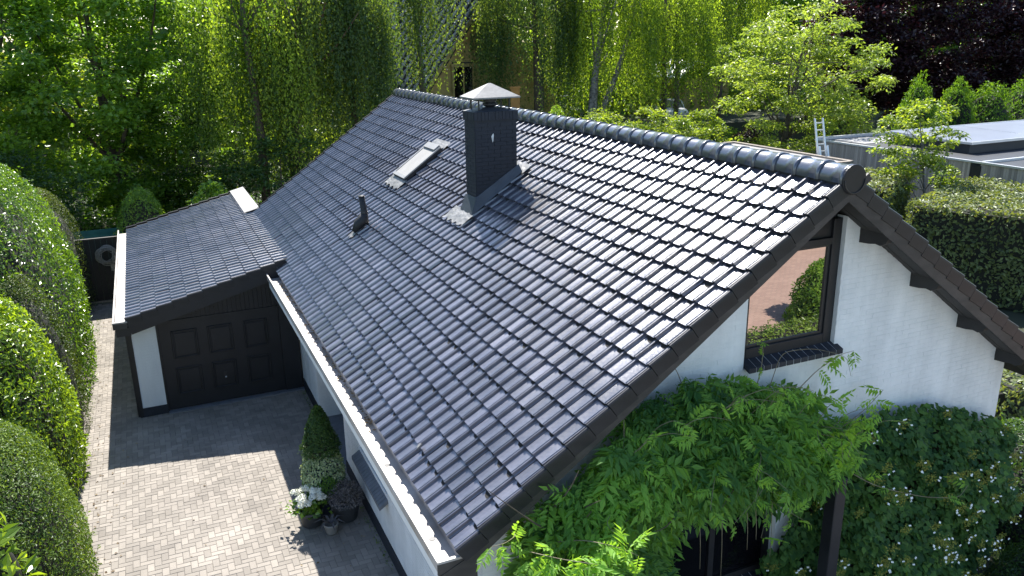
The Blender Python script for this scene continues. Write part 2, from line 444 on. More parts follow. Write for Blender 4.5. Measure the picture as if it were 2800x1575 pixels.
def shell_points(c, r, n, pw=2.0, zmin=0.02, rough=0.06, f=1.0, seed=0.0, thick=0.10, bias=None):
    """points and normals on a bumpy superellipsoid with centre c on the ground and radii r"""
    c = np.array(c); r = np.array(r)
    P = np.zeros((0, 3)); Nn = np.zeros((0, 3))
    while len(P) < n:
        d = rand_dir(n * 2); d[:, 2] = np.abs(d[:, 2]) * 1.0 - 0.02
        k = (np.abs(d) ** pw).sum(1) ** (-1.0 / pw)
        q = d * k[:, None]
        # area weighting
        nn = unit(np.sign(q) * np.abs(q) ** (pw - 1) / r)
        w = np.abs(d @ np.ones(3) * 0) + np.linalg.norm(nn * 1.0 / r, axis=1)
        w = 1 / (w * r.max()); keep = rng.random(len(d)) < np.clip(w / np.percentile(w, 95), 0.05, 1)
        q = q[keep]; nn = nn[keep]
        p = q * r
        s = 1 + rough * wob(p + c, f, seed) + rough * 0.5 * wob(p + c, f * 2.7, seed + 2) - thick * rng.random(len(p)) ** 2
        p = p * s[:, None] + c
        ok = p[:, 2] > zmin
        P = np.concatenate([P, p[ok]]); Nn = np.concatenate([Nn, nn[ok]])
    return P[:n], Nn[:n]

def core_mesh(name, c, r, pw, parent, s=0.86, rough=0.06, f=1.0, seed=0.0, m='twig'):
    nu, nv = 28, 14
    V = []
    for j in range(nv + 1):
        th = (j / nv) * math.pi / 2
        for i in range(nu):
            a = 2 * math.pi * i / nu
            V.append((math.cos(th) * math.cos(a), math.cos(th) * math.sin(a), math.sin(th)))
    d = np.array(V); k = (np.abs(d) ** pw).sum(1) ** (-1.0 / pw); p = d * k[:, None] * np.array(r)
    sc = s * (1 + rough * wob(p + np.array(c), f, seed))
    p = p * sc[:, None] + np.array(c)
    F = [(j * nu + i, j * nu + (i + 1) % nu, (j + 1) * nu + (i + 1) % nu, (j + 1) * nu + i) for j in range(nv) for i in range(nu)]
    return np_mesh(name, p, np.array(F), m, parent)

def hedge(name, label, cat, c, r, n, leaf, m, pw=2.4, rough=0.06, f=1.0, seed=0.0, ar=0.45, group=None, singles=0, upright=0.35, jit=0.48, thick=0.13, tintmul=1.0, stray=0.022):
    t = thing(name, label, cat, c, group)
    P, Nn = shell_points(c, r, n, pw, 0.02, rough, f, seed, thick)
    ns = int(n * stray / 8) ; si_ = rng.integers(0, n, ns)   # stray shoots: short runs of leaves standing proud
    for a_ in range(8):
        if ns: P[rng.integers(0, n, ns)] = P[si_] + (Nn[si_] * 0.6 + np.array([0, 0, 0.8])) * (0.02 + a_ * 0.022) + rng.normal(0, .012, (ns, 3))
    nrm = unit(Nn + rng.normal(0, jit, (n, 3)) + np.array([0, 0, 0.25]))
    T = unit(rng.normal(0, 0.8, (n, 3)) + Nn * 0.5 + np.array([0, 0, upright]))
    sz = leaf * rng.uniform(0.6, 1.25, n)
    tint = 0.45 + 0.22 * wob(P, 1.6, seed) + rng.normal(0, 0.2, n)
    if singles:
        d = ((P - np.array(CAM)) ** 2).sum(1) - 0.0
        facing = ((np.array(CAM) - P) * Nn).sum(1) > 0
        d = np.where(facing, d, d + 1e6)
        o = np.argsort(d); a, b_ = o[:singles], o[singles:]
        single_leaves(P[a], nrm[a], T[a], sz[a] * 1.1, m, t, ar)
        P, nrm, T, sz, tint = P[b_], nrm[b_], T[b_], sz[b_], tint[b_]
    foliage('foliage', P, nrm, T, sz, m, t, tint * tintmul, ar)
    core_mesh('light_block_core', c, r, pw, t, 0.87, rough, f, seed)  # solid dark shell added inside the leaves to block light
    return t

def path(p0, p1, n=6, bend=0.1):
    p0, p1 = np.array(p0, float), np.array(p1, float)
    L = np.linalg.norm(p1 - p0)
    out = []
    o = rng.normal(0, bend * L, 3)
    for i in range(n):
        s = i / (n - 1)
        out.append(tuple(p0 + (p1 - p0) * s + o * math.sin(math.pi * s) * 0.5))
    return out

def broad_tree(name, label, base, ztop, cc, cr, nclump, per, leaf, m, bark='bark', tr=0.22, rc=(0.5, 1.1), ar=0.55, group=None, cat='tree', droop=0.0, lo=0.35, limbs=14, fork=None):
    t = thing(name, label, cat, base, group)
    cc, cr = np.array(cc, float), np.array(cr, float)
    d = rand_dir(nclump); rad = (lo + (1 - lo) * rng.random(nclump) ** 0.6)
    C = cc + d * cr * rad[:, None]
    rcs = rng.uniform(rc[0], rc[1], nclump)
    ci = np.repeat(np.arange(nclump), per); n = len(ci)
    dd = rand_dir(n); dd[:, 2] = np.where(dd[:, 2] < -0.3, -dd[:, 2], dd[:, 2])
    rr = rng.random(n) ** 0.45
    P = C[ci] + dd * rr[:, None] * rcs[ci][:, None] * np.array([1, 1, 0.62])
    P = P[P[:, 2] > 0.2]; k = len(P); ci = ci[:k]; dd = dd[:k]
    nrm = unit(np.array([0, 0, 0.9]) + dd * 0.5 + rng.normal(0, 0.55, (k, 3)))
    T = unit(dd + rng.normal(0, 0.6, (k, 3)) + np.array([0, 0, -droop]))
    ct = rng.normal(0, 0.16, nclump)
    tint = 0.45 + ct[ci] + rng.normal(0, 0.18, k)
    foliage('crown', P, nrm, T, leaf * rng.uniform(0.65, 1.3, k), m, t, tint, ar)
    mb = MB()
    b = Vector(base); top = Vector((cc[0], cc[1], min(ztop * 0.8, cc[2] + cr[2] * 0.5)))
    pts = path(b, top, 7, 0.05)
    mb.tube(pts, [tr * (1 - 0.75 * i / 6) for i in range(7)], 9)
    obj('trunk', mb, bark, t, True)
    mb = MB()
    for i in rng.permutation(nclump)[:limbs]:
        s = int(rng.integers(2, 6)); q = C[i]
        pp = path(pts[s], q, 6, 0.12)
        r0 = tr * (1 - 0.75 * s / 6) * 0.5
        mb.tube(pp, [r0 * (1 - 0.8 * j / 5) for j in range(6)], 6)
    obj('limb', mb, bark, t, True)
    return t

def weeping_tree(name, label, base, cc, cr, nstr, m, trunks, leaf=0.11, zlow=1.2, hang=(2.0, 6.5), group='weeping birches behind the house', bark='birch_bark', step=0.11):
    t = thing(name, label, 'tree', base, group)
    cc, cr = np.array(cc, float), np.array(cr, float)
    # branch sprays: strands come in bunches so curtains have gaps between them
    nb = max(10, nstr // 20)
    d = rand_dir(nb); d[:, 2] = np.abs(d[:, 2]) * 0.9 + 0.05 * rng.random(nb)
    B = cc + d * cr * (0.45 + 0.55 * rng.random((nb, 1)) ** 0.5)
    bi = rng.integers(0, nb, nstr)
    S = B[bi] + rng.normal(0, 1, (nstr, 3)) * np.array([0.30, 0.30, 0.45])
    Lh = np.minimum(rng.uniform(hang[0], hang[1], nstr), S[:, 2] - zlow - rng.uniform(0, 1.5, nstr))
    Lh = np.clip(Lh, 0.5, None)
    cnt = (Lh / step).astype(int)
    si = np.repeat(np.arange(nstr), cnt)
    j = np.concatenate([np.arange(c) for c in cnt]) * step
    ph = rng.random(nstr) * 6.28
    out = unit((S - cc) * np.array([1, 1, 0]))[si]
    P = S[si].copy()
    P[:, 2] -= j
    P += out * (np.minimum(j, 1.2) * 0.25)[:, None]
    P[:, 0] += 0.10 * np.sin(j * 1.1 + ph[si]); P[:, 1] += 0.10 * np.cos(j * 0.9 + ph[si])
    n = len(P)
    P += rng.normal(0, 0.05, (n, 3))
    nrm = unit(rng.normal(0, 1, (n, 3)) * np.array([1, 1, 0.5]) + np.array([0, 0, 0.25]))
    T = unit(rng.normal(0, 0.5, (n, 3)) + np.array([0, 0, -1.0]))
    bt = rng.normal(0, 0.27, nb)
    tint = 0.42 + bt[bi][si] + rng.normal(0, 0.17, n)
    foliage('crown', P, nrm, T, leaf * rng.uniform(0.6, 1.3, n), m, t, tint, 0.55)
    for pts, rads in trunks:
        obj('trunk', MB().tube(pts, rads, 9), bark, t, True)
    mb = MB()
    tp = trunks[0][0]
    for i in rng.permutation(nb)[:18]:
        s0 = tp[int(rng.integers(max(1, len(tp) // 2), len(tp)))]
        pp = path(s0, B[i], 6, 0.10)
        mb.tube(pp, [0.07 * (1 - 0.8 * k / 5) for k in range(6)], 5)
    obj('limb', mb, bark, t, True)
    return t
# ------------------------------------------------------------------ the setting
PIT = 0.61881
CP, SP, TP = math.cos(PIT), math.sin(PIT), math.tan(PIT)
ZE = 2.995            # height of the lower tile edge
XR = 4.58             # ridge
GA = 0.2898           # tile gauge
TW = 0.2289           # tile cover width
ZR = ZE + XR * TP
LEN = 16.63           # roof length
FAR_COL = int(round(LEN / TW))

g = MB().box(-300, 300, -120, 400, -2.0, -0.03)
tag(obj('ground', g, 'soil'), kind='structure')
g = MB().box(9.601, 34.0, -17.5, -1.6, -0.5, 0.0)
tag(obj('brick_road', g, 'pink_paving'), kind='structure')
g = MB().box(-12.0, 9.6, -17.5, -1.6, -0.5, 0.0)
tag(obj('bounce_yard', g, 'bitumen'), kind='structure')  # unseen grey paving, added to bounce sunlight onto the gable wall
g = MB().box(-25, 60, -60, -17.5, -0.4, -0.01)
tag(obj('lawn', g, 'lawn'), kind='structure')
g = MB().box(9.5, 22, 23.8, 60, -0.4, -0.004)
tag(obj('garden_lawn', g, 'lawn'), kind='structure')

# driveway of herringbone pavers
drv = obj('driveway', MB().box(-4.6, 0.42, -1.599, 20.6, -0.3, -0.012), 'joint')
tag(drv, kind='structure')
pm_ = MB(); a = 0.102
e = 0.006
pm_.add([(-a + .001, -a / 2 + .001, 0), (a - .001, -a / 2 + .001, 0), (a - .001, a / 2 - .001, 0), (-a + .001, a / 2 - .001, 0),
         (-a + .001 + e, -a / 2 + .001 + e, .006), (a - .001 - e, -a / 2 + .001 + e, .006), (a - .001 - e, a / 2 - .001 - e, .006), (-a + .001 + e, a / 2 - .001 - e, .006)],
        [(4, 5, 6, 7), (0, 1, 5, 4), (1, 2, 6, 5), (2, 3, 7, 6), (3, 0, 4, 7)])
Mx = []
x0, y0 = -4.55, 2.7
for j in range(int(17.8 / a)):
    for i in range(int(5.15 / a)):
        c = (i - j) % 4
        x, y = x0 + i * a, y0 + j * a
        dz = -0.0125 + rng.normal(0, 0.0009)
        tx, ty = rng.normal(0, 0.004, 2)
        if c == 0:
            P, X, Y = (x + a, y + a / 2, dz), (1, 0, tx), (0, 1, ty)
        elif c == 3:
            P, X, Y = (x + a / 2, y + a, dz), (0, 1, tx), (-1, 0, ty)
        else:
            continue
        if P[0] > 0.56: continue
        Mx.append(basis(P, X, Y, (-tx if c == 0 else ty, -ty if c == 0 else -tx, 1)))
pieces('paver', 'pavers', pm_, 'paver', Mx, drv, 300, 5)

# ------------------------------------------------------------------ tiles
def tile_mesh(g, tail=0.075):
    prof = [(0.0, -0.027), (0.012, -0.024), (0.06, -0.030), (0.115, -0.031), (0.158, -0.025), (0.165, -0.001), (0.173, 0.007), (0.182, -0.003), (0.191, 0.009), (0.203, 0.006), (0.210, -0.022), (0.2275, -0.026)]
    mb = MB(); n = len(prof); Lt = g + tail
    drop = 0.037 * Lt / g
    for s, dz in ((0.0, 0.0), (Lt, -drop)):
        for x, z in prof: mb.v.append((x, s, z + dz))
    for x, z in prof: mb.v.append((x, 0.030, z - 0.036))
    for i in range(n - 1):
        mb.f.append((i, i + 1, n + i + 1, n + i))
        mb.f.append((2 * n + i, 2 * n + i + 1, i + 1, i))
    return mb

def roof_frame(origin, ups, nrm):
    o, s, nn = Vector(origin), Vector(ups).normalized(), Vector(nrm).normalized()
    u = s.cross(nn)
    return o, u, s, nn

def tile_mats(fr, w, g, rows, cols, u0, skip=None):
    o, u, s, nn = fr
    out = []
    for k in range(rows):
        for c in range(cols):
            if skip and skip(k, c): continue
            P = o + u * (u0 + c * w) + s * (k * g) + nn * rng.normal(0, 0.0015)
            rz = rng.normal(0, 0.003)
            uu = (u + s * rz).normalized(); ss = (s - u * rz).normalized()
            n2 = (nn + s * rng.normal(0, 0.004)+ u * rng.normal(0, 0.006)).normalized()
            out.append(basis(P, uu, ss, n2))
    return out

def slope_box(fr, u0, u1, s0, s1, n0, n1, mb=None):
    o, u, s, nn = fr
    mb = mb or MB()
    p = lambda a, b, c: tuple(o + u * a + s * b + nn * c)
    mb.hexa([p(u0, s0, n0), p(u1, s0, n0), p(u1, s1, n0), p(u0, s1, n0), p(u0, s0, n1), p(u1, s0, n1), p(u1, s1, n1), p(u0, s1, n1)])
    return mb

# ------------------------------------------------------------------ the house
house = thing('house', 'white brick bungalow under a glossy black tiled gable roof with a brick chimney', 'house', (4.4, 8.2, 0))
frL = roof_frame((0, 0, ZE), (CP, 0, SP), (-SP, 0, CP))     # u points to -y
frR = roof_frame((2 * XR, 0, ZE), (-CP, 0, SP), (SP, 0, CP))  # u points to +y
SL = XR / CP

def u_to_y(y): return -y
roof = obj('roof', slope_box(frL, -LEN + 0.02, -0.02, 0.02, SL - 0.10, -0.20, -0.065), 'deck', house)
obj('roof_deck', slope_box(frR, 0.02, LEN - 0.02, 0.02, SL - 0.10, -0.20, -0.065), 'deck', house)
tile = tile_mesh(GA)
# columns leave out the opening of the roof window
def skipL(k, c):
    y = (c + 0.5) * TW
    s = (k + 0.5) * GA
    x = s * CP
    return (2.62 < x < 3.40 and 9.75 < y < 10.5) or (2.75 < x < 3.42 and 6.1 < y < 6.45)
o, u, s, nn = frL
mats = []
for k in range(19):
    for c in range(FAR_COL):
        if skipL(k, c): continue
        P = o + Vector((0, (c + 1) * TW + rng.normal(0, .0015), 0)) + s * (k * GA + rng.normal(0, .0025)) + nn * rng.normal(0, 0.002)
        rz = rng.normal(0, 0.003)
        uu = (u + s * rz).normalized(); ss = (s - u * rz).normalized(); n2 = (nn + s * rng.normal(0, 0.005) + u * rng.normal(0, 0.007)).normalized()
        mats.append(basis(P, uu, ss, n2))
pieces('roof_tile', 'roof_tiles', tile, 'tile', mats, roof, 300, 5)
o, u, s, nn = frR
mats = []
for k in range(19):
    for c in range(FAR_COL):
        P = o + Vector((0, c * TW, 0)) + s * (k * GA)
        mats.append(basis(P, u, s, nn))
pieces('roof_tile', 'roof_tiles', tile, 'tile', mats, roof, 0, 1)

# verge tiles: a rolled edge with a drop flange on both slopes of the near gable and the far gable
def verge_mesh(g, sgn):
    mb = MB(); Lt = g - 0.010
    prof = [(-0.03, -0.004), (-0.012, 0.010), (0.008, 0.012), (0.022, 0.002), (0.026, -0.02), (0.030, -0.150), (0.012, -0.152), (0.010, -0.03), (-0.03, -0.03)]
    prof = [(x * sgn, z) for x, z in prof]
    n = len(prof)
    for s_, dz in ((-0.004, 0.004), (Lt, -0.024)):
        for x, z in prof: mb.v.append((x, s_, z + dz))
    for i in range(n):
        j = (i + 1) % n
        mb.f.append((i, j, n + j, n + i) if sgn > 0 else (j, i, n + i, n + j))
    mb.f.append(tuple(range(n)) if sgn < 0 else tuple(reversed(range(n))))
    mb.f.append(tuple(range(n, 2 * n)) if sgn > 0 else tuple(reversed(range(n, 2 * n))))
    return mb
def verge_run(fr, y, sgn, g, rows, parent):
    o, u, s, nn = fr
    vm = verge_mesh(g, sgn)
    me = None
    for k in range(rows):
        P = o + Vector((0, y, 0)) + s * (k * g)
        if me is None:
            ob = obj('verge_tile', vm, 'verge', parent); me = ob.data; set_tint(me, 0.5)
        else:
            ob = bpy.data.objects.new('verge_tile', me); link(ob, parent)
        ob.matrix_basis = Matrix(basis(P, u, s, nn).tolist())
verge_run(frL, -0.012, 1, GA, 19, roof)
verge_run(frR, -0.012, -1, GA, 19, roof)
verge_run(frL, LEN + 0.03, -1, GA, 19, roof)

# ridge tiles
NR = 48; RL = LEN / NR; RR = 0.148
def ridge_mesh():
    mb = MB(); seg = 10
    rings = [(0.0, RR + 0.012), (0.055, RR + 0.012), (0.058, RR + 0.002), (RL * 0.55, RR), (RL + 0.03, RR - 0.006)]
    for y, r_ in rings:
        for i in range(seg + 1):
            a_ = math.pi * (-0.08 + 1.16 * i / seg)
            mb.v.append((r_ * math.cos(a_), y, r_ * math.sin(a_)))
    n = seg + 1
    for j in range(len(rings) - 1):
        for i in range(seg): mb.f.append((j * n + i, (j + 1) * n + i, (j + 1) * n + i + 1, j * n + i + 1))
    o_ = len(mb.v)
    for i in range(seg + 1):
        a_ = math.pi * (-0.08 + 1.16 * i / seg)
        mb.v.append(((RR - 0.012) * math.cos(a_), 0.001, (RR - 0.012) * math.sin(a_)))
    for i in range(seg): mb.f.append((i, i + 1, o_ + i + 1, o_ + i))
    return mb
rm = ridge_mesh(); rme = None
for k in range(NR):
    P = Vector((XR, k * RL - 0.03, ZR - 0.078 + 0.004 * math.sin(k * 0.9)))
    if rme is None:
        ob = obj('ridge_tile', rm, 'ridge', roof, True); rme = ob.data; set_tint(rme, 0.5)
        me2 = rme.copy(); me2.attributes['tint'].data.foreach_set('value', np.full(len(me2.vertices), 0.9, np.float32))
    else:
        ob = bpy.data.objects.new('ridge_tile', rme if rng.random() < 0.6 else me2); link(ob, roof)
    ob.location = P
    ob.rotation_euler = (rng.normal(0, 0.006), rng.normal(0, 0.01), rng.normal(0, 0.006))
mb = MB(); seg = 28
pts = [(XR + (RR + 0.014) * math.cos(2 * math.pi * i / seg), -0.055, ZR - 0.078 + (RR + 0.014) * math.sin(2 * math.pi * i / seg)) for i in range(seg)]
mb.prism(list(reversed(pts)), (0, 0.03, 0))
obj('ridge_end_cap', mb, 'verge', roof, bevel=0.006)
obj('cap_ring', MB().tube([(XR + (RR - 0.004) * math.cos(t_), -0.062, ZR - 0.078 + (RR - 0.004) * math.sin(t_)) for t_ in np.linspace(math.pi * 1.0, math.pi * 2.0, 20)], 0.007, 6), 'brown_board', roof, True)
# dark battens closing the gap under the ridge
obj('ridge_underlay', MB().box(XR - 0.11, XR + 0.11, 0.0, LEN, ZR - 0.20, ZR - 0.10), 'rubber', roof)

# bargeboards, soffit, purlins
obj('bargeboard', slope_box(frL, 0.010, 0.036, 0.0, SL + 0.16, -0.235, -0.146), 'brown_board', house)
obj('bargeboard', slope_box(frR, -0.033, -0.010, 0.0, SL - 0.08, -0.275, -0.146), 'brown_board', house)
for fr, sg in ((frL, -1), (frR, 1)):
    for k in range(4):
        a0 = 0.02 + k * 0.098
        slope = slope_box(fr, sg * a0, sg * (a0 + 0.09), 0.03, SL - 0.15, -0.225 - 0.003 * (k % 2), -0.203)
        obj('soffit_board', slope, 'soffit', house)
for i, x in enumerate((5.30, 6.24, 7.22, 8.10)):
    zt = ZR - (x - XR) * TP - 0.24
    mb = MB()
    pr = [(0.02, zt - 0.05), (0.06, zt - 0.13), (0.13, zt - 0.17), (0.20, zt - 0.16), (0.30, zt - 0.18), (0.55, zt - 0.20), (0.55, zt + 0.03), (0.02, zt + 0.03)]
    mb.prism([(x + 0.11, y, z) for y, z in pr], (-0.13, 0, 0))
    obj('purlin', mb, 'soffit', house)

# ---- gable wall
YG = 0.435; WXL, WXR = 0.435, 8.32
def under(x):  # underside of the roof above x
    return (ZE + x * TP if x < XR else ZE + (2 * XR - x) * TP) - 0.27
WIN = (3.70, 5.06, 3.99)         # gable window opening: left, right, sill level
LOW = (2.55, 4.40, 0.98, 2.30)   # ground floor window
def wall_piece(mb, x0, x1, z0, top=None):
    xs = sorted({x0, x1} | ({XR} if x0 < XR < x1 else set()))
    poly = [(x0, YG, z0), (x1, YG, z0)] + [(x, YG, (under(x) if top is None else top)) for x in reversed(xs)]
    mb.prism(list(reversed(poly)), (0, 0.24, 0))
gw = MB()
wall_piece(gw, WXL, LOW[0], 0); wall_piece(gw, LOW[0], LOW[1], 0, LOW[2]); wall_piece(gw, WIN[1], WXR, 0)
wall_piece(gw, LOW[0], WIN[0], LOW[3]); wall_piece(gw, WIN[0], LOW[1], LOW[3], WIN[2]); wall_piece(gw, LOW[1], WIN[1], 0, WIN[2])
gable = obj('gable_wall', gw, 'white_brick', house)
def keepG(a0, a1, z0, z1):
    for (l, r_, b, t_) in ((WIN[0], WIN[1], WIN[2], 9), (LOW[0], LOW[1], LOW[2], LOW[3])):
        if z1 > b + 0.01 and z0 < t_ - 0.01 and a1 > l and a0 < r_:
            if a0 < l: a1 = min(a1, l)
            elif a1 > r_: a0 = max(a0, r_)
            else: return None
            if a1 - a0 < 0.05: return None
    if z1 > under((a0 + a1) / 2) + 0.02: return None
    return a0, a1
brick_pieces(bricks(WXL, WXR, 0.0, 6.0, keepG), lambda a, z: ((a, YG + 0.002, z), (1, 0, 0), (0, -1, 0)), 'white_brick', gable, 300)

# ---- gable window
gwin = obj('gable_window', MB().box(WIN[0] + 0.002, WIN[0] + 0.065, 0.50, 0.58, WIN[2] + 0.10, 5.36), 'black_paint', house)
mb = MB()
mb.box(4.93, 5.058, 0.49, 0.58, WIN[2] + 0.10, 5.62)
mb.box(WIN[0] + 0.066, 4.929, 0.49, 0.58, WIN[2] + 0.10, 4.215)
mb.box(WIN[0] + 0.066, 4.929, 0.49, 0.58, 5.315, 5.40)
obj('window_frame', mb, 'black_paint', gwin, bevel=0.006)
mb = MB()
mb.box(4.885, 4.928, 0.515, 0.56, 4.216, 5.314); mb.box(WIN[0] + 0.067, WIN[0] + 0.09, 0.515, 0.56, 4.216, 5.314)
mb.box(WIN[0] + 0.091, 4.884, 0.515, 0.56, 4.216, 4.245); mb.box(WIN[0] + 0.091, 4.884, 0.515, 0.56, 5.29, 5.314)
obj('sash', mb, 'dark_metal', gwin)
obj('pane', MB().box(WIN[0] + 0.08, 4.90, 0.530, 0.545, 4.23, 5.30), 'window_glass', gwin)
mb = MB(); mb.prism([(4.928, 0.53, 5.401), (4.928, 0.53, under(4.928) + .05), (XR, 0.53, under(XR) + .02), (3.9, 0.53, 5.55), (3.9, 0.53, 5.401)], (0, 0.04, 0))
obj('upper_panel', mb, 'black_paint', gwin)
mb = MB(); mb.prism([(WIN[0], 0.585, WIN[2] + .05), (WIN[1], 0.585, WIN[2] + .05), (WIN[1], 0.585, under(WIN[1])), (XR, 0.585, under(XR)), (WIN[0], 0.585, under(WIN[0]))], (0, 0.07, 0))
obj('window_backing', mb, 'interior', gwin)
# sloped black sill of bricks laid on edge
def sill_bricks(xa, xb, zt, zb, yo, yi, n, m, parent, axis='x'):
    w = (xb - xa) / n
    bk = [(xa + .01, yo + .006, zb - .056), (xb - .01, yo + .006, zb - .056), (xb - .01, yi - .002, zt - .056), (xa + .01, yi - .002, zt - .056)]
    bk += [(p[0], p[1], p[2] + .052) for p in bk]
    if axis == 'y': bk = [(q_, p_, r_) for p_, q_, r_ in bk]; bk = [bk[k] for k in (3, 2, 1, 0, 7, 6, 5, 4)]
    obj('sill_mortar', MB().hexa(bk), 'light_joint' if axis == 'x' else 'joint', parent)
    for i in range(n):
        a0, a1 = xa + i * w + 0.006, xa + (i + 1) * w - 0.006
        q = []
        for (d, z) in ((yo, zb - 0.055), (yi, zt - 0.07)):
            pass
        ring = lambda dz: [(a0, yo, zb + dz), (a1, yo, zb + dz), (a1, yi, zt + dz), (a0, yi, zt + dz)]
        P8 = ring(-0.06) + ring(0.0)
        if axis == 'y': P8 = [(y, x, z) for x, y, z in P8]; P8 = [P8[k] for k in (3, 2, 1, 0, 7, 6, 5, 4)]
        obj('sill_brick', MB().hexa(P8), m, parent)
sill_bricks(3.70, 5.12, WIN[2] + 0.105, WIN[2] + 0.05, 0.335, 0.49, 13, 'black_brick', gwin)

# ---- ground-floor window under the wisteria
lwin = obj('ground_window', MB().box(LOW[0] + 0.002, LOW[0] + 0.07, 0.52, 0.60, LOW[2] + 0.11, LOW[3]), 'black_paint', house)
mb = MB(); mb.box(LOW[1] - 0.09, LOW[1] - 0.002, 0.52, 0.60, LOW[2] + 0.11, LOW[3]); mb.box(LOW[0] + 0.071, LOW[1] - 0.091, 0.52, 0.60, LOW[2] + 0.11, LOW[2] + 0.19)
mb.box(3.45, 3.53, 0.52, 0.60, LOW[2] + 0.191, LOW[3])
obj('window_frame', mb, 'black_paint', lwin)
obj('pane', MB().box(LOW[0] + 0.06, LOW[1] - 0.08, 0.55, 0.562, LOW[2] + 0.15, LOW[3]), 'dark_glass', lwin)
sill_bricks(LOW[0] - 0.03, LOW[1] + 0.05, LOW[2] + 0.11, LOW[2] + 0.055, 0.33, 0.52, 17, 'black_brick', lwin)

# ---- long left wall with the porch recess
WX = 0.435
SW = (4.28, 5.98, 1.09, 2.15)
lw = MB()
ZT = 2.95
lw.box(WX, WX + 0.24, 0.675, SW[0], 0, ZT); lw.box(WX, WX + 0.24, SW[1], 7.15, 0, ZT)
lw.box(WX, WX + 0.24, SW[0], SW[1], 0, SW[2]); lw.box(WX, WX + 0.24, SW[0], SW[1], SW[3], ZT)
lw.box(WX, WX + 0.24, 9.62, 16.2, 0, ZT)
lwall = obj('side_wall', lw, 'white_brick', house)
obj('porch_wall', MB().box(WX + 0.241, 1.7, 9.62, 9.86, 0, 3.2), 'white_brick', house)
obj('porch_wall', MB().box(WX + 0.241, 1.7, 6.9, 7.15, 0, 3.2), 'white_brick', house)
pd = obj('front_door', MB().box(1.7, 1.76, 7.15, 9.62, 0, 2.3), 'black_paint', house)
obj('porch_floor', MB().box(0.43, 1.7, 7.15, 9.62, -0.2, 0.012), 'grey_brick', house)
def keepS(a0, a1, z0, z1):
    for (l, r_, b, t_) in ((SW[0], SW[1], SW[2], SW[3]), (7.15, 9.62, -1, 9)):
        if z1 > b + 0.01 and z0 < t_ - 0.01 and a1 > l and a0 < r_:
            if a0 < l: a1 = min(a1, l)
            elif a1 > r_: a0 = max(a0, r_)
            else: return None
            if a1 - a0 < 0.05: return None
    return a0, a1
brick_pieces(bricks(0.435, 11.35, 0.26, 2.78, keepS), lambda a, z: ((WX - 0.002, a, z), (0, -1, 0), (-1, 0, 0)), 'white_brick', lwall, 300)
brick_pieces(bricks(WX, 1.7, 0.06, 2.8, lambda a0, a1, z0, z1: (a0, a1)), lambda a, z: ((a, 9.618, z), (1, 0, 0), (0, -1, 0)), 'white_brick', lwall, 0)
mb = MB(); mb.box(WX - 0.022, WX - 0.001, 0.42, 7.16, 0, 0.25); mb.box(WX - 0.022, WX - 0.001, 9.61, 11.37, 0, 0.25)
obj('plinth', mb, 'black_brick', house)
mb = MB(); mb.box(0.42, 8.32, 16.2, 16.44, 0, 3.0); mb.prism([(0.42, 16.2, 3.0), (8.32, 16.2, 3.0), (XR, 16.2, ZR - 0.3)], (0, 0.24, 0))
obj('far_gable_wall', mb, 'white_brick', house)
obj('right_side_wall', MB().box(8.08, 8.32, 0.69, 16.19, 0, 2.95), 'white_brick', house)
# side window
swin = obj('side_window', MB().box(0.50, 0.57, SW[0] + 0.002, SW[0] + 0.07, SW[2], SW[3]), 'black_paint', house)
mb = MB(); mb.box(0.50, 0.57, SW[1] - 0.07, SW[1] - 0.002, SW[2], SW[3]); mb.box(0.50, 0.57, SW[0] + 0.071, SW[1] - 0.071, SW[2], SW[2] + 0.08); mb.box(0.50, 0.57, 5.10, 5.17, SW[2] + 0.081, SW[3])
obj('window_frame', mb, 'black_paint', swin)
obj('pane', MB().box(0.53, 0.54, SW[0] + 0.06, SW[1] - 0.06, SW[2] + 0.05, SW[3]), 'dark_glass', swin)
sill_bricks(SW[0] - 0.04, SW[1] + 0.02, SW[2] + 0.0, SW[2] - 0.14, 0.29, 0.50, 19, 'grey_brick', swin, 'y')

# ---- gutters
def gutter(x0, x1, y0, y1, zt, parent, slope_z=0.0):
    gt = MB()
    gt.box(x0, x1, y0, y1, zt - 0.13, zt - 0.118)
    gt.box(x0, x0 + 0.018, y0, y1, zt - 0.117, zt)
    gt.box(x1 - 0.012, x1, y0, y1, zt - 0.117, zt + 0.02)
    gt.box(x0 - 0.012, x0 - 0.001, y0, y1, zt - 0.02, zt + 0.006)
    gb = obj('gutter', gt, 'zinc', parent)
    obj('gutter_seam', MB().tube([(x0 + 0.07, y0 + 0.1, zt - 0.112), (x0 + 0.075, (y0 + y1) / 2, zt - 0.112), (x0 + 0.07, y1 - 0.1, zt - 0.112)], 0.006, 5), 'zinc', gb)
    obj('end_plate', MB().box(x0 - 0.012, x1, y0 - 0.022, y0 - 0.002, zt - 0.135, zt - 0.012), 'brown_board', gb)
    obj('end_lip', MB().box(x0 - 0.014, x1 + 0.01, y0 - 0.026, y0 + 0.012, zt - 0.0115, zt + 0.014), 'zinc', gb)
    obj('fascia', MB().box(x0 + 0.03, x1 + 0.05, y0 - 0.005, y1, zt - 0.30, zt - 0.135), 'white_paint' if parent is house else 'black_paint', gb)
    return gb
gt = gutter(-0.185, 0.075, 0.0, 11.0, ZE - 0.075, house)
obj('gutter_bracket', MB().hexa([(-0.15, -0.03, ZE - 0.37), (0.20, -0.03, ZE - 0.37), (0.20, 0.0, ZE - 0.37), (-0.15, 0.0, ZE - 0.37), (-0.185, -0.03, ZE - 0.22), (0.20, -0.03, ZE - 0.05), (0.20, 0.0, ZE - 0.05), (-0.185, 0.0, ZE - 0.22)]), 'brown_board', gt)
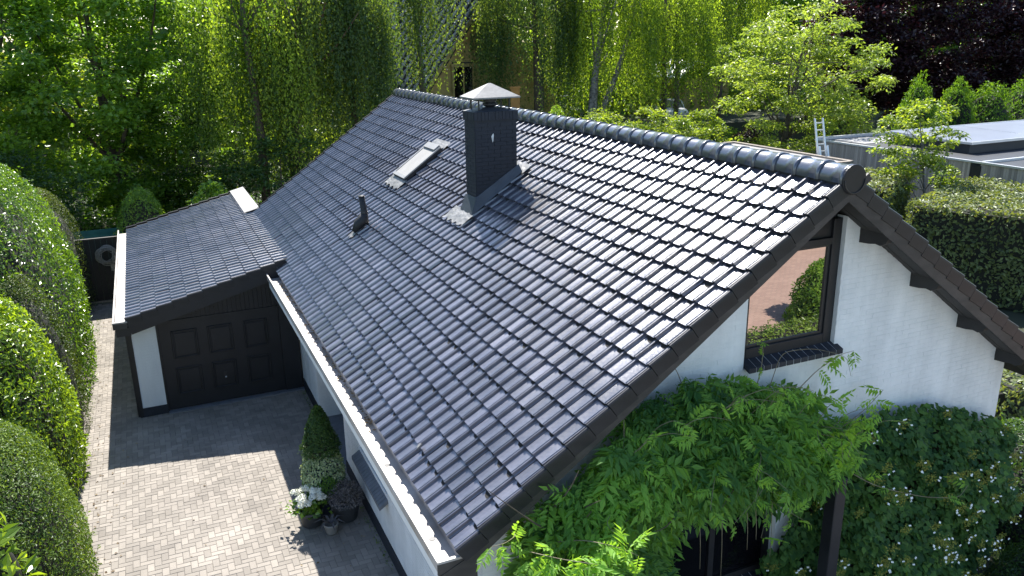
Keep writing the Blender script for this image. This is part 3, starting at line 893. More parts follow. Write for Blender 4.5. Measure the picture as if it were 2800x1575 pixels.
for yl in (0.55, 2.2):
    obj('outlet', MB().lathe((-0.06, yl, ZE - 0.075 - 0.1175), [(0.035, 0), (0.035, 0.004)], 12), 'dark_metal', gt)
obj('downpipe', MB().tube([(0.10, 0.24, ZE - 0.22), (0.10, 0.24, 2.45), (0.36, 0.38, 2.2), (0.36, 0.38, 0.0)], 0.04, 10), 'dark_metal', house, True)

k = 260; yb = rng.uniform(3.0, 10.9, k) ; 
gp_ = np.stack([np.clip(0.04 + rng.normal(0, .03, k), -.1, .06), yb, ZE - 0.075 - 0.113 + rng.random(k) * .03], 1)
foliage('leaf_litter', gp_, unit(rng.normal(0, .4, (k, 3)) + np.array([0, 0, 1])), rand_dir(k), rng.uniform(.03, .07, k), 'lf_litter', gt, rng.random(k), .6)
# ---- chimney
CX0, CX1, CY0, CY1 = 2.72, 3.46, 6.05, 6.50
chim = obj('chimney', MB().box(CX0, CX1, CY0, CY1, ZE + 2.6 * TP - 0.2, 6.38), 'black_brick', house)
def kp(a0, a1, z0, z1): return a0, a1
brick_pieces(bricks(CX0, CX1, 4.9, 6.37, kp), lambda a, z: ((a, CY0 + 0.002, z), (1, 0, 0), (0, -1, 0)), 'black_brick', chim, 200, 0.010)
brick_pieces(bricks(CY0, CY1, 4.7, 6.37, kp), lambda a, z: ((CX0 - 0.002 + 0.004, a, z), (0, -1, 0), (-1, 0, 0)), 'black_brick', chim, 200, 0.010)
brick_pieces(bricks(CX0 - .02, CX1 + .02, 6.38, 6.52, kp, 0.14, 0.062), lambda a, z: ((a, CY0 - 0.02, z), (1, 0, 0), (0, -1, 0)), 'black_brick', chim, 40, 0.012)
brick_pieces(bricks(CY0 - .02, CY1 + .02, 6.38, 6.52, kp, 0.14, 0.062), lambda a, z: ((CX0 - 0.02, a, z), (0, -1, 0), (-1, 0, 0)), 'black_brick', chim, 40, 0.012)
obj('chimney_top', MB().box(CX0 - 0.022, CX1 + 0.022, CY0 - 0.022, CY1 + 0.022, 6.381, 6.518), 'black_brick', chim)
obj('chimney_top', MB().hexa([(CX0 - .02, CY0 - .02, 6.519), (CX1 + .02, CY0 - .02, 6.519), (CX1 + .02, CY1 + .02, 6.519), (CX0 - .02, CY1 + .02, 6.519),
     (CX0 + .22, CY0 + .14, 6.57), (CX1 - .22, CY0 + .14, 6.57), (CX1 - .22, CY1 - .14, 6.57), (CX0 + .22, CY1 - .14, 6.57)]), 'lead_dark', chim)
cxm, cym = (CX0 + CX1) / 2, (CY0 + CY1) / 2
obj('flue', MB().lathe((cxm, cym, 6.55), [(0.075, 0), (0.075, 0.03), (0.12, 0.05), (0.125, 0.09), (0.10, 0.095), (0.115, 0.13), (0.115, 0.18), (0.08, 0.19)], 18), 'dark_metal', chim, True)
mb = MB(); hx, hy = 0.415, 0.30
mb.add([(cxm - hx, cym - hy, 6.745), (cxm + hx, cym - hy, 6.745), (cxm + hx, cym + hy, 6.745), (cxm - hx, cym + hy, 6.745), (cxm - 0.02, cym, 6.955), (cxm + 0.02, cym, 6.955)],
       [(0, 1, 5, 4), (1, 2, 5), (2, 3, 4, 5), (3, 0, 4)])
mb.add([(cxm - hx, cym - hy, 6.722), (cxm + hx, cym - hy, 6.722), (cxm + hx, cym + hy, 6.722), (cxm - hx, cym + hy, 6.722), (cxm - hx, cym - hy, 6.744), (cxm + hx, cym - hy, 6.744), (cxm + hx, cym + hy, 6.744), (cxm - hx, cym + hy, 6.744)],
       [(3, 2, 1, 0), (0, 1, 5, 4), (1, 2, 6, 5), (2, 3, 7, 6), (3, 0, 4, 7)])
obj('cowl', mb, 'cowl', chim)
for sx in (-1, 1):
    for sy in (-1, 1):
        x, y = cxm + sx * 0.27, cym + sy * 0.17
        obj('cowl_leg', MB().box(x - 0.011, x + 0.011, y - 0.011, y + 0.011, 6.50, 6.722), 'dark_metal', chim)
# lead flashing: dark apron along the front, crumpled pale apron on the downhill side
def rz(x, off=0.0): return ZE + x * TP + off
mb = MB()
mb.hexa([(CX0 - .10, CY0 - .09, rz(CX0 - .10, .012)), (CX1 + .06, CY0 - .09, rz(CX1 + .06, .012)), (CX1 + .06, CY0 + .0, rz(CX1 + .06, .012)), (CX0 - .10, CY0 + .0, rz(CX0 - .10, .012)),
         (CX0 - .02, CY0 - .025, rz(CX0 - .02, .22)), (CX1 + .02, CY0 - .025, rz(CX1 + .02, .16)), (CX1 + .02, CY0 - .001, rz(CX1 + .02, .16)), (CX0 - .02, CY0 - .001, rz(CX0 - .02, .22))])
obj('flashing', mb, 'lead_dark', chim)
mb = MB()
mb.hexa([(CX0 - .13, CY0 - .07, rz(CX0 - .13, .012)), (CX0 - .001, CY0 - .07, rz(CX0, .0)), (CX0 - .001, CY1 + .02, rz(CX0, .0)), (CX0 - .13, CY1 + .02, rz(CX0 - .13, .012)),
         (CX0 - .02, CY0 - .02, rz(CX0, .20)), (CX0 - .001, CY0 - .02, rz(CX0, .20)), (CX0 - .001, CY1 + .0, rz(CX0, .20)), (CX0 - .02, CY1 + .0, rz(CX0, .20))])
obj('flashing', mb, 'lead_dark', chim)
def crumple(x0, x1, y0, y1, off, amp, nx=10, ny=14, bottom=None):
    V = []; F = []
    for j in range(ny + 1):
        for i in range(nx + 1):
            fx, fy = i / nx, j / ny
            xe = x0 + (0.03 * math.sin(j * 1.7) + 0.02 * math.sin(j * 3.1)) * (1 - fx)
            x = xe + (x1 - xe) * fx; y = y0 + (y1 - y0) * fy
            V.append((x, y, rz(x, off + amp * (math.sin(y * 27) * 0.6 + rng.normal(0, 0.5)) * (1 - 0.5 * fx))))
    n = nx + 1
    for j in range(ny):
        for i in range(nx): F.append((j * n + i, j * n + i + 1, (j + 1) * n + i + 1, (j + 1) * n + i))
    mb = MB(); mb.add(V, F); return mb
obj('flashing', crumple(CX0 - 0.34, CX0 - 0.10, CY0 - 0.12, CY1 + 0.28, 0.022, 0.010), 'lead', chim, True)
obj('flashing', crumple(CX1 + 0.01, CX1 + 0.20, CY0 - 0.16, CY1 + 0.1, 0.018, 0.006), 'lead', chim, True)
obj('bird_dropping', MB().prism([(3.0, 6.037, 6.12), (3.02, 6.037, 6.02), (3.035, 6.037, 6.05), (3.045, 6.037, 6.14), (3.035, 6.037, 6.17)], (0, -0.003, 0)), 'bird_lime', chim)

# ---- roof window with a closed outside blind
def sky_box(s0, s1, y0, y1, n0, n1):
    return slope_box(frL, -y1, -y0, s0, s1, n0, n1)
sx0, sx1, sy0, sy1 = 2.62 / CP, 3.44 / CP, 9.72, 10.52
skl = obj('roof_window', sky_box(sx0, sx1, sy0, sy1, -0.02, 0.055), 'dark_metal', house)
mb = MB()
for q in ((sx0, sx1, sy0, sy0 + 0.05), (sx0, sx1, sy1 - 0.05, sy1), (sx0, sx0 + 0.07, sy0 + .051, sy1 - .051)):
    slope_box(frL, -q[3], -q[2], q[0], q[1], 0.056, 0.082, mb)
obj('window_frame', mb, 'skyframe', skl)
obj('top_hood', sky_box(sx1 - 0.13, sx1 + 0.02, sy0 + 0.052, sy1 - 0.052, 0.057, 0.112), 'skyframe', skl)
obj('blind', sky_box(sx0 + 0.071, sx1 - 0.131, sy0 + 0.052, sy1 - 0.052, 0.057, 0.070), 'blind', skl)
obj('flashing', crumple(2.40, 2.63, sy0 - 0.05, sy1 + 0.10, 0.020, 0.010), 'lead', skl, True)
obj('flashing', crumple(3.45, 3.62, sy0 - 0.03, sy1 + 0.05, 0.016, 0.006), 'lead', skl, True)

# ---- vent pipe
vp = obj('vent_pipe', MB().tube([(1.62, 9.33, rz(1.62, 0.0)), (1.615, 9.33, 4.36), (1.575, 9.335, 4.72)], [0.075, 0.062, 0.062], 14), 'rubber', house, True)
obj('vent_collar', MB().lathe((1.612, 9.33, 4.36), [(0.07, 0), (0.075, 0.01), (0.075, 0.03), (0.066, 0.04), (0.072, 0.05), (0.072, 0.07), (0.064, 0.075)], 14), 'dark_metal', vp, True)
obj('vent_mouth', MB().lathe((1.58, 9.335, 4.715), [(0.066, -0.02), (0.066, 0.008), (0.05, 0.009), (0.05, -0.01)], 14), 'dark_metal', vp, True)
obj('vent_hood', MB().tube([(1.38, 9.33, rz(1.38, 0.03)), (1.48, 9.33, rz(1.48, 0.10)), (1.58, 9.33, rz(1.58, 0.13)), (1.62, 9.33, rz(1.62, 0.22))], [0.05, 0.11, 0.11, 0.07], 12), 'rubber', vp, True)
obj('flashing', crumple(1.28, 1.62, 9.22, 9.46, 0.018, 0.008, 8, 8), 'lead', vp, True)
# a broken bit of tile left near the eaves and a few mortar scraps
tag(obj('tile_shard', MB().hexa([tuple(frL[0] + Vector((0, 1.78, 0)) + frL[2] * a_ + frL[3] * c_ + Vector((0, b_, 0))) for a_, b_, c_ in ((0.26, 0, .004), (0.33, .01, .004), (0.33, .045, .004), (0.27, .04, .004), (0.26, 0, .03), (0.33, .01, .025), (0.32, .045, .03), (0.27, .04, .028))]), 'lead'),
    'small pale shard of mortar lying on the black tiles above the gutter', 'mortar shard')

# ------------------------------------------------------------------ the garage
GP = math.atan2(3.225 - 2.345, 0.33 + 3.03)
gcp, gsp = math.cos(GP), math.sin(GP)
garage = thing('garage', 'low garage with a black panelled door and lean-to tiled roof beside the house', 'garage', (-1.3, 15.6, 0))
GY0, GY1, GX, GZ = 11.05, 20.35, -3.03, 2.345
frG = roof_frame((GX, 0, GZ), (gcp, 0, gsp), (-gsp, 0, gcp))
GG = 0.3155
gcols = int((GY1 - GY0) / TW)
groof = obj('roof', slope_box(frG, -GY1 + .02, -GY0 - .02, 0.02, 3.44, -0.19, -0.065), 'deck', garage)
gm = []
o, u, s, nn = frG
for k in range(11):
    for c in range(gcols):
        P = o + Vector((0, GY0 + (c + 1) * TW, 0)) + s * (k * GG) + nn * rng.normal(0, 0.0015)
        n2 = (nn + s * rng.normal(0, 0.004) + u * rng.normal(0, 0.008)).normalized()
        gm.append(basis(P, u, s, n2))
pieces('roof_tile', 'roof_tiles', tile_mesh(GG), 'tile', gm, groof, 300, 5)
verge_run(frG, GY0 - 0.012, 1, GG, 11, groof)
verge_run(frG, GY1 + 0.0, -1, GG, 11, groof)
obj('flashing', slope_box(frG, -GY1 - .01, -LEN - 0.02, 3.20, 3.62, 0.008, 0.016), 'zinc_dull', groof)
obj('flashing', slope_box(frG, -LEN + 0.06, -LEN - 0.019, 3.25, 3.60, 0.017, 0.030), 'lead', groof)
obj('bargeboard', slope_box(frG, -GY0 + 0.012, -GY0 + 0.04, 0.0, 3.5, -0.36, -0.135), 'black_paint', garage)
gutter(-3.255, -3.0, GY0 - 0.03, GY1, GZ - 0.065, garage)
# walls
YD = 11.385
def gunder(x): return GZ + (x - GX) * math.tan(GP) - 0.20
pil = obj('pillar', MB().box(-2.975, -2.50, YD, YD + 0.24, 0.0, gunder(-2.975)), 'white_brick', garage)
brick_pieces(bricks(-2.975, -2.50, 0.20, 2.06, kp), lambda a, z: ((a, YD + 0.002, z), (1, 0, 0), (0, -1, 0)), 'white_brick', pil, 300)
obj('plinth', MB().box(-2.985, -2.49, YD - 0.028, YD - 0.001, 0, 0.195), 'black_brick', pil)
mb = MB(); mb.box(-3.045, -2.977, YD - 0.03, YD + 0.24, 0, gunder(-3.03)); mb.box(-3.09, -3.046, YD + 0.02, YD + 0.24, 0, gunder(-3.09))
obj('corner_trim', mb, 'black_paint', garage)
obj('side_wall', MB().box(-3.0, -2.76, YD + 0.241, GY1 - 0.1, 0, 2.05), 'white_brick', garage)
obj('rear_wall', MB().prism([(-2.75, GY1 - 0.35, 0), (0.4, GY1 - 0.35, 0), (0.4, GY1 - 0.35, 2.95), (-2.75, GY1 - 0.35, 2.2)], (0, 0.24, 0)), 'white_brick', garage)
obj('lintel_wall', MB().prism([(-2.50, YD + 0.05, 2.06), (0.40, YD + 0.05, 2.06), (0.40, YD + 0.05, gunder(0.40)), (-2.50, YD + 0.05, gunder(-2.50))], (0, 0.19, 0)), 'black_paint', garage)
x = -2.50
while x < 0.38:
    w = 0.092
    zt_ = gunder(x)
    obj('cladding_board', MB().prism([(x + .004, YD + .049, 2.061), (x + w - .004, YD + .049, 2.061), (x + w - .004, YD + .049, gunder(x + w)), (x + .004, YD + .049, zt_)], (0, -0.022 - 0.004 * rng.random(), 0)), 'black_paint', garage)
    x += w
mb = MB(); mb.box(-2.499, -2.462, YD + .005, YD + .12, 0, 2.059); mb.box(0.025, 0.40, YD + .005, YD + .12, 0, 2.059); mb.box(-2.461, 0.024, YD + 0.005, YD + 0.12, 2.015, 2.059)
obj('door_frame', mb, 'black_paint', garage)
gd = obj('garage_door', MB().box(-2.459, 0.022, YD + 0.045, YD + 0.085, 0.03, 2.013), 'black_paint', garage)
for x0, x1 in ((-2.23, -1.70), (-1.50, -0.98), (-0.75, -0.24)):
    for z0, z1 in ((0.35, 0.97), (1.18, 1.81)):
        pn = obj('door_panel', MB().box(x0 + 0.062, x1 - 0.062, YD + 0.030, YD + 0.044, z0 + 0.062, z1 - 0.062), 'black_paint', gd, bevel=0.008)
        mb = MB(); yo = YD + 0.020
        mb.box(x0, x0 + 0.04, yo, YD + .0445, z0, z1); mb.box(x1 - 0.04, x1, yo, YD + .0445, z0, z1)
        mb.box(x0 + .0405, x1 - .0405, yo, YD + .0445, z0, z0 + 0.04); mb.box(x0 + .0405, x1 - .0405, yo, YD + .0445, z1 - 0.04, z1)
        obj('panel_moulding', mb, 'black_paint', gd, bevel=0.010)
hd = MB(); hd.box(-1.27, -1.20, YD + 0.018, YD + 0.0295, 0.56, 0.72)
obj('door_handle', hd, 'dark_metal', gd, bevel=0.004)
obj('door_handle', MB().lathe((-1.235, YD + 0.0, 0.585), [(0.016, 0), (0.02, 0.012), (0.014, 0.024)], 10), 'alu', gd, True)
obj('door_sill', MB().box(-2.48, 0.42, YD - 0.10, YD + 0.04, -0.05, 0.022), 'grey_brick', garage)

# ------------------------------------------------------------------ gate, wreath, fence behind
gate = thing('garden_gate', 'tall black boarded garden gate closing the passage beside the garage', 'gate', (-3.9, 20.55, 0))
for k in range(11):
    x = -4.75 + k * 0.16
    obj('gate_board', MB().box(x + .003, x + 0.157, 20.53, 20.56, 0.06, 2.02), 'black_paint', gate)
obj('gate_rail', MB().box(-4.76, -2.98, 20.50, 20.59, 2.021, 2.065), 'brown_board', gate)
obj('gate_rail', MB().box(-4.76, -2.98, 20.50, 20.529, 0.05, 0.10), 'weathered_wood', gate)
wr = thing('wicker_wreath', 'grey round wicker wreath hanging on the black garden gate', 'wreath', (-3.68, 20.46, 1.52))
tor = []
for k in range(26):
    t0 = rng.random() * 6.28; rr_ = 0.24 + rng.normal(0, 0.03); zz_ = rng.normal(0, 0.025)
    tor.append([(-3.68 + (rr_ + 0.03 * math.sin(3 * t + t0)) * math.cos(t), 20.45 + zz_ + 0.02 * math.cos(4 * t + t0), 1.52 + (rr_ + 0.03 * math.sin(3 * t + t0)) * math.sin(t)) for t in np.linspace(0, 6.28, 26)])
mb = MB()
for tline in tor: mb.tube(tline, 0.014, 5, False)
obj('ring', mb, 'wicker', wr, True)
obj('ribbon_tail', MB().box(-3.62, -3.44, 20.46, 20.475, 1.02, 1.24), 'wicker', wr)
tag(obj('green_panel_fence', MB().box(-6.0, -2.6, 25.0, 25.06, 0.3, 1.42).box(-6.0, -2.6, 24.97, 24.999, 1.30, 1.42).box(-4.9, -4.82, 24.94, 24.969, 0.0, 1.45).box(-3.3, -3.22, 24.94, 24.969, 0.0, 1.45), 'teal'), 'dull teal panel fence seen above the black gate', 'fence')
# ------------------------------------------------------------------ flat roofs and the neighbour's annex
fr_ = thing('flat_roof_annex', 'low annex with a plain grey flat roof just behind the house ridge', 'annex', (20.4, 20, 0))
obj('wall', MB().box(18.6, 22.3, 16.9, 23.4, 0, 2.78), 'white_brick', fr_)
obj('roof', MB().box(18.5, 22.35, 16.8, 23.5, 2.781, 2.86), 'bitumen', fr_)
mb = MB(); mb.box(22.351, 22.55, 16.7, 23.7, 2.75, 2.93); mb.box(18.4, 22.35, 23.501, 23.7, 2.75, 2.93); mb.box(18.4, 22.35, 16.6, 16.799, 2.75, 2.93)
obj('roof_edge', mb, 'weathered_wood', fr_)

ax = thing('timber_annex', 'flat roofed outbuilding clad in weathered grey timber with solar panels', 'outbuilding', (32, 15, 0))
obj('core_wall', MB().box(25.28, 42, 7.2, 21.4, 0, 3.0), 'roofing_dark', ax)
mb = MB().box(-0.5, 0.5, -0.5, 0.5, 0, 1)
Mw = []
y = 7.2
while y < 21.4:
    if not 13.35 < y < 13.75:
        Mw.append(basis((25.262 + rng.normal(0, .003), y + 0.05, 0.1), (0.03, 0, 0), (0, 0.094, 0), (0, 0, 2.93)))
    y += 0.10
pieces('cladding_board', 'cladding_boards', mb, 'weathered_wood', Mw, ax, 300)
obj('roof', MB().box(25.32, 42, 7.24, 21.36, 3.001, 3.03), 'roofing_dark', ax)
mb = MB(); mb.box(25.2, 25.32, 7.1, 21.5, 3.031, 3.10); mb.box(25.321, 42, 21.36, 21.5, 3.031, 3.16); mb.box(25.321, 42, 13.3, 13.42, 3.031, 3.12)
obj('roof_edge', mb, 'alu', ax)
obj('light_roof_strip', MB().box(26.0, 42, 19.4, 21.0, 3.031, 3.05), 'bitumen', ax)
for k in range(3):
    x0 = 27.0 + k * 4.2
    p8 = [(x0, 15.2, 3.42), (x0 + 4.17, 15.2, 3.42), (x0 + 4.17, 19.0, 3.50), (x0, 19.0, 3.50)]
    sp = obj('solar_panel', MB().hexa(p8 + [(a_, b_, c_ + 0.05) for a_, b_, c_ in p8]), 'panel_glass', ax)
    mb = MB(); mb.box(x0, x0 + 4.17, 15.13, 15.199, 3.40, 3.50); mb.box(x0, x0 + 4.17, 19.001, 19.05, 3.48, 3.58); mb.box(x0 - 0.03, x0 - 0.001, 15.13, 19.05, 3.40, 3.49)
    obj('panel_frame', mb, 'alu', sp)
obj('rooflight_curb', MB().box(27.1, 39.5, 15.3, 18.9, 3.031, 3.40), 'roofing_dark', ax)
obj('rooflight', MB().box(25.6, 33, 8.2, 11.2, 3.031, 3.09), 'panel_glass', ax)
obj('dark_post', MB().box(25.21, 25.28, 13.36, 13.74, 0, 2.95), 'dark_metal', ax)
tag(obj('wall_lamp', MB().lathe((25.02, 14.05, 2.05), [(0.16, 0), (0.17, 0.03), (0.17, 0.22), (0.12, 0.27)], 14).box(25.02, 25.235, 14.02, 14.08, 2.12, 2.18), 'white_paint'), 'small white outlet cap on the timber annex wall above the hedge', 'wall cap')

ld = thing('ladder', 'aluminium ladder standing upright behind the flat roof', 'ladder', (22.95, 18.6, 0))
for sx, z1 in ((0, 4.32), (0.42, 4.32)):
    obj('rail', MB().hexa([(22.72 + sx, 18.0, 0), (22.80 + sx, 18.0, 0), (22.80 + sx, 18.05, 0), (22.72 + sx, 18.05, 0), (22.64 + sx, 19.0, z1), (22.71 + sx, 19.0, z1), (22.71 + sx, 19.05, z1), (22.64 + sx, 19.05, z1)]), 'alu', ld)
    obj('rail', MB().hexa([(22.70 + sx, 17.9, 0), (22.83 + sx, 17.9, 0), (22.83 + sx, 17.95, 0), (22.70 + sx, 17.95, 0), (22.64 + sx, 18.62, 3.25), (22.73 + sx, 18.62, 3.25), (22.73 + sx, 18.67, 3.25), (22.64 + sx, 18.67, 3.25)]), 'alu', ld)
for k in range(15):
    z = 0.2 + k * 0.28; f_ = z / 4.32
    obj('rung', MB().box(22.76 - 0.08 * f_, 23.18 - 0.08 * f_, 18.0 + f_ + 0.005, 18.0 + f_ + 0.045, z, z + 0.045), 'alu', ld)

# ---- neighbour's steep tiled house seen between the birches
nh = thing('neighbour_house', 'steep roofed house with dull grey tiles and ochre gable behind the birches', 'house', (9, 42, 0))
# gable facing right front: roof slope falls to lower left, verge runs from upper right to lower left
A0, A1 = Vector((11.2, 37.5, 3.4)), Vector((16.4, 37.5, 10.4))   # verge line
dn = Vector((0.35, 1.0, 0)).normalized()
ups = (A1 - A0).normalized(); nn_ = ups.cross(dn).normalized()
if nn_.z < 0: nn_ = -nn_
fN = roof_frame(A0, ups, nn_)
# the slope runs back to the left: strips of tiles
udir = fN[1]
sgn = -1 if udir.x > 0 else 1
nroof = obj('roof', MB().prism([tuple(A0 - nn_ * .12), tuple(A1 - nn_ * .12), tuple(A1 - nn_ * .12 + Vector((-9, 3.5, 0))), tuple(A0 - nn_ * .12 + Vector((-9, 3.5, 0)))], -nn_ * 0.15), 'deck', nh)
back = Vector((-9, 3.5, 0)).normalized()
nb_ = (back - ups * back.dot(ups)).normalized(); n3 = nb_.cross(ups).normalized()
if n3.z < 0: n3 = -n3
mbt = MB(); prof = [(0, 0), (0.07, -0.03), (0.15, -0.03), (0.22, 0.02), (0.26, 0.03), (0.30, 0.0)]
for s_, dz in ((0, 0.03), (0.40, -0.01)):
    for x, z in prof: mbt.v.append((x, s_, z + dz))
for x, z in prof: mbt.v.append((x, 0.0, z - 0.03))
for i in range(5):
    mbt.f.append((i, i + 1, 7 + i, 6 + i)); mbt.f.append((12 + i, 13 + i, i + 1, i))
tm = []
for k in range(25):
    for c in range(32):
        P = A0 + nb_ * (c * 0.30) + ups * (k * 0.345) - n3 * 0.02
        tm.append(basis(P, nb_, ups, n3))
pieces('roof_tile', 'roof_tiles', mbt, 'far_tile', tm, nroof, 300)
obj('verge_board', MB().prism([tuple(A0 + Vector((0.05, -.06, 0.05))), tuple(A1 + Vector((0.05, -.06, 0.05))), tuple(A1 + Vector((0.05, -.06, -0.25))), tuple(A0 + Vector((0.05, -.06, -0.25)))], (0, 0.05, 0)), 'ochre', nh)
gwn = obj('gable_wall', MB().prism([(11.6, 37.75, 0), (21.0, 37.75, 0), (21.0, 37.75, 3.5), (16.4, 37.75, 10.0), (11.6, 37.75, 3.4)], (0, 0.25, 0)), 'ochre', nh)
nw = obj('window', MB().box(14.05, 15.25, 37.62, 37.74, 4.2, 6.35), 'black_paint', nh)
obj('frame', MB().box(13.95, 15.35, 37.55, 37.619, 6.1, 6.28).box(13.98, 14.10, 37.58, 37.619, 4.2, 6.099).box(14.62, 14.70, 37.58, 37.619, 4.2, 6.099).box(15.2, 15.32, 37.58, 37.619, 4.2, 6.099), 'ochre', nw)
obj('pane', MB().box(14.11, 14.61, 37.60, 37.615, 4.22, 6.09).box(14.71, 15.19, 37.60, 37.615, 4.22, 6.09), 'dark_glass', nw)

tag(obj('timber_screen', MB().box(15.5, 16.0, 33.0, 33.08, 0.5, 5.1).box(15.45, 16.05, 32.97, 33.1, 5.101, 5.2), 'orange_wood'), 'narrow orange timber screen seen past the chimney cowl between trunks', 'screen')
fh = thing('far_house', 'distant house with a pale sloping roof edge behind the weeping birches', 'house', (37, 47, 0))
obj('wall', MB().box(35.8, 40, 46, 52, 0, 4.4), 'ochre', fh)
obj('roof', MB().prism([(34.9, 45.6, 4.55), (36.6, 45.6, 5.75), (36.7, 45.6, 5.62), (35.0, 45.6, 4.42)], (0, 6, 0)).prism([(36.6, 45.6, 5.75), (41, 45.6, 4.4), (41, 45.6, 4.27), (36.7, 45.6, 5.62)], (0, 6, 0)), 'alu', fh)

def car(loc, rz_, label, paint):
    t = thing('parked_car', label, 'car', (0, 0, 0), None)
    WORLD_OFF[t.name] = Vector((0, 0, 0))
    body = MB()
    prof = [(-2.1, 0.35), (-2.12, 0.75), (-1.9, 0.88), (-1.1, 0.97), (-0.45, 1.44), (0.9, 1.48), (1.75, 1.05), (2.1, 0.95), (2.12, 0.4)]
    body.prism([(x, -0.82, z) for x, z in prof], (0, 1.64, 0))
    obj('body', body, paint, t, bevel=0.08)
    gm_ = MB(); gp = [(-1.0, 1.0), (-0.42, 1.39), (0.85, 1.43), (1.55, 1.05)]
    gm_.prism([(x, -0.83, z) for x, z in gp], (0, 1.66, 0))
    gm_.prism([(-1.08, -0.7, 1.0), (-0.47, -0.62, 1.43), (-0.47, 0.62, 1.43), (-1.08, 0.7, 1.0)], (-0.02, 0, 0.02))
    obj('window', gm_, 'car_glass', t)
    for x in (-1.35, 1.35):
        for y in (-0.8, 0.8):
            w_ = obj('wheel', MB().tube([(x, y - 0.1, 0.33), (x, y + 0.1, 0.33)], 0.33, 16), 'rubber', t)
            obj('rim', MB().tube([(x, y - 0.11, 0.33), (x, y + 0.11, 0.33)], 0.2, 12), 'alu', w_)
    for y in (-0.6, 0.6): obj('headlight', MB().box(-2.14, -2.05, y - 0.16, y + 0.16, 0.66, 0.78), 'alu', t)
    t.location = loc; t.rotation_euler = (0, 0, rz_)
    return t
obj_p = MB().box(28, 48, 41, 50, -0.3, 1.55)
tag(obj('raised_street', obj_p, 'soil'), kind='structure')
car((33.9, 45.0, 1.55), R(70), 'silver car parked on the street, glimpsed under the hanging birch branches', 'car_paint')

# ------------------------------------------------------------------ vegetation: hedges along the driveway
hedge('laurel_hedge', 'tallest dark laurel hedge with a bright sunlit edge, beside the garage gutter', 'hedge', (-6.15, 14.6, 0), (2.15, 4.5, 5.15), 64000, 0.100, 'lf_laurel', 2.6, 0.045, 0.9, 1.0, 0.42, 'clipped hedges along the driveway', 300)
hedge('yew_hedge', 'smooth domed olive green yew hedge behind the tallest laurel, beside the gate', 'hedge', (-5.45, 20.6, 0), (1.28, 2.1, 3.75), 24000, 0.06, 'lf_yew', 2.4, 0.025, 0.8, 2.0, 0.4, 'clipped hedges along the driveway')
hedge('laurel_hedge', 'broad bright green laurel hedge halfway along the driveway', 'hedge', (-5.55, 9.2, 0), (1.58, 2.2, 3.6), 30000, 0.105, 'lf_laurel_light', 2.5, 0.05, 1.1, 3.0, 0.42, 'clipped hedges along the driveway', 300)
hedge('yew_hedge', 'dark narrow yew dome squeezed between two laurel hedges', 'hedge', (-5.0, 11.4, 0), (1.0, 1.1, 3.35), 11000, 0.06, 'lf_yew', 2.4, 0.03, 1.0, 4.0, 0.4, 'clipped hedges along the driveway')
hedge('box_hedge', 'fine leaved rounded hedge nearest the camera, beside the bright paving', 'hedge', (-5.05, 5.4, 0), (1.34, 2.1, 2.95), 64000, 0.056, 'lf_box', 2.3, 0.04, 1.0, 5.0, 0.45, 'clipped hedges along the driveway', 300)
hedge('laurel_shrub', 'large leaved laurel shoot in the bottom left corner', 'shrub', (-4.22, 2.95, 0), (0.38, 0.5, 2.55), 600, 0.17, 'lf_laurel_light', 2.0, 0.12, 1.5, 6.0, 0.45, None, 150, upright=0.6)

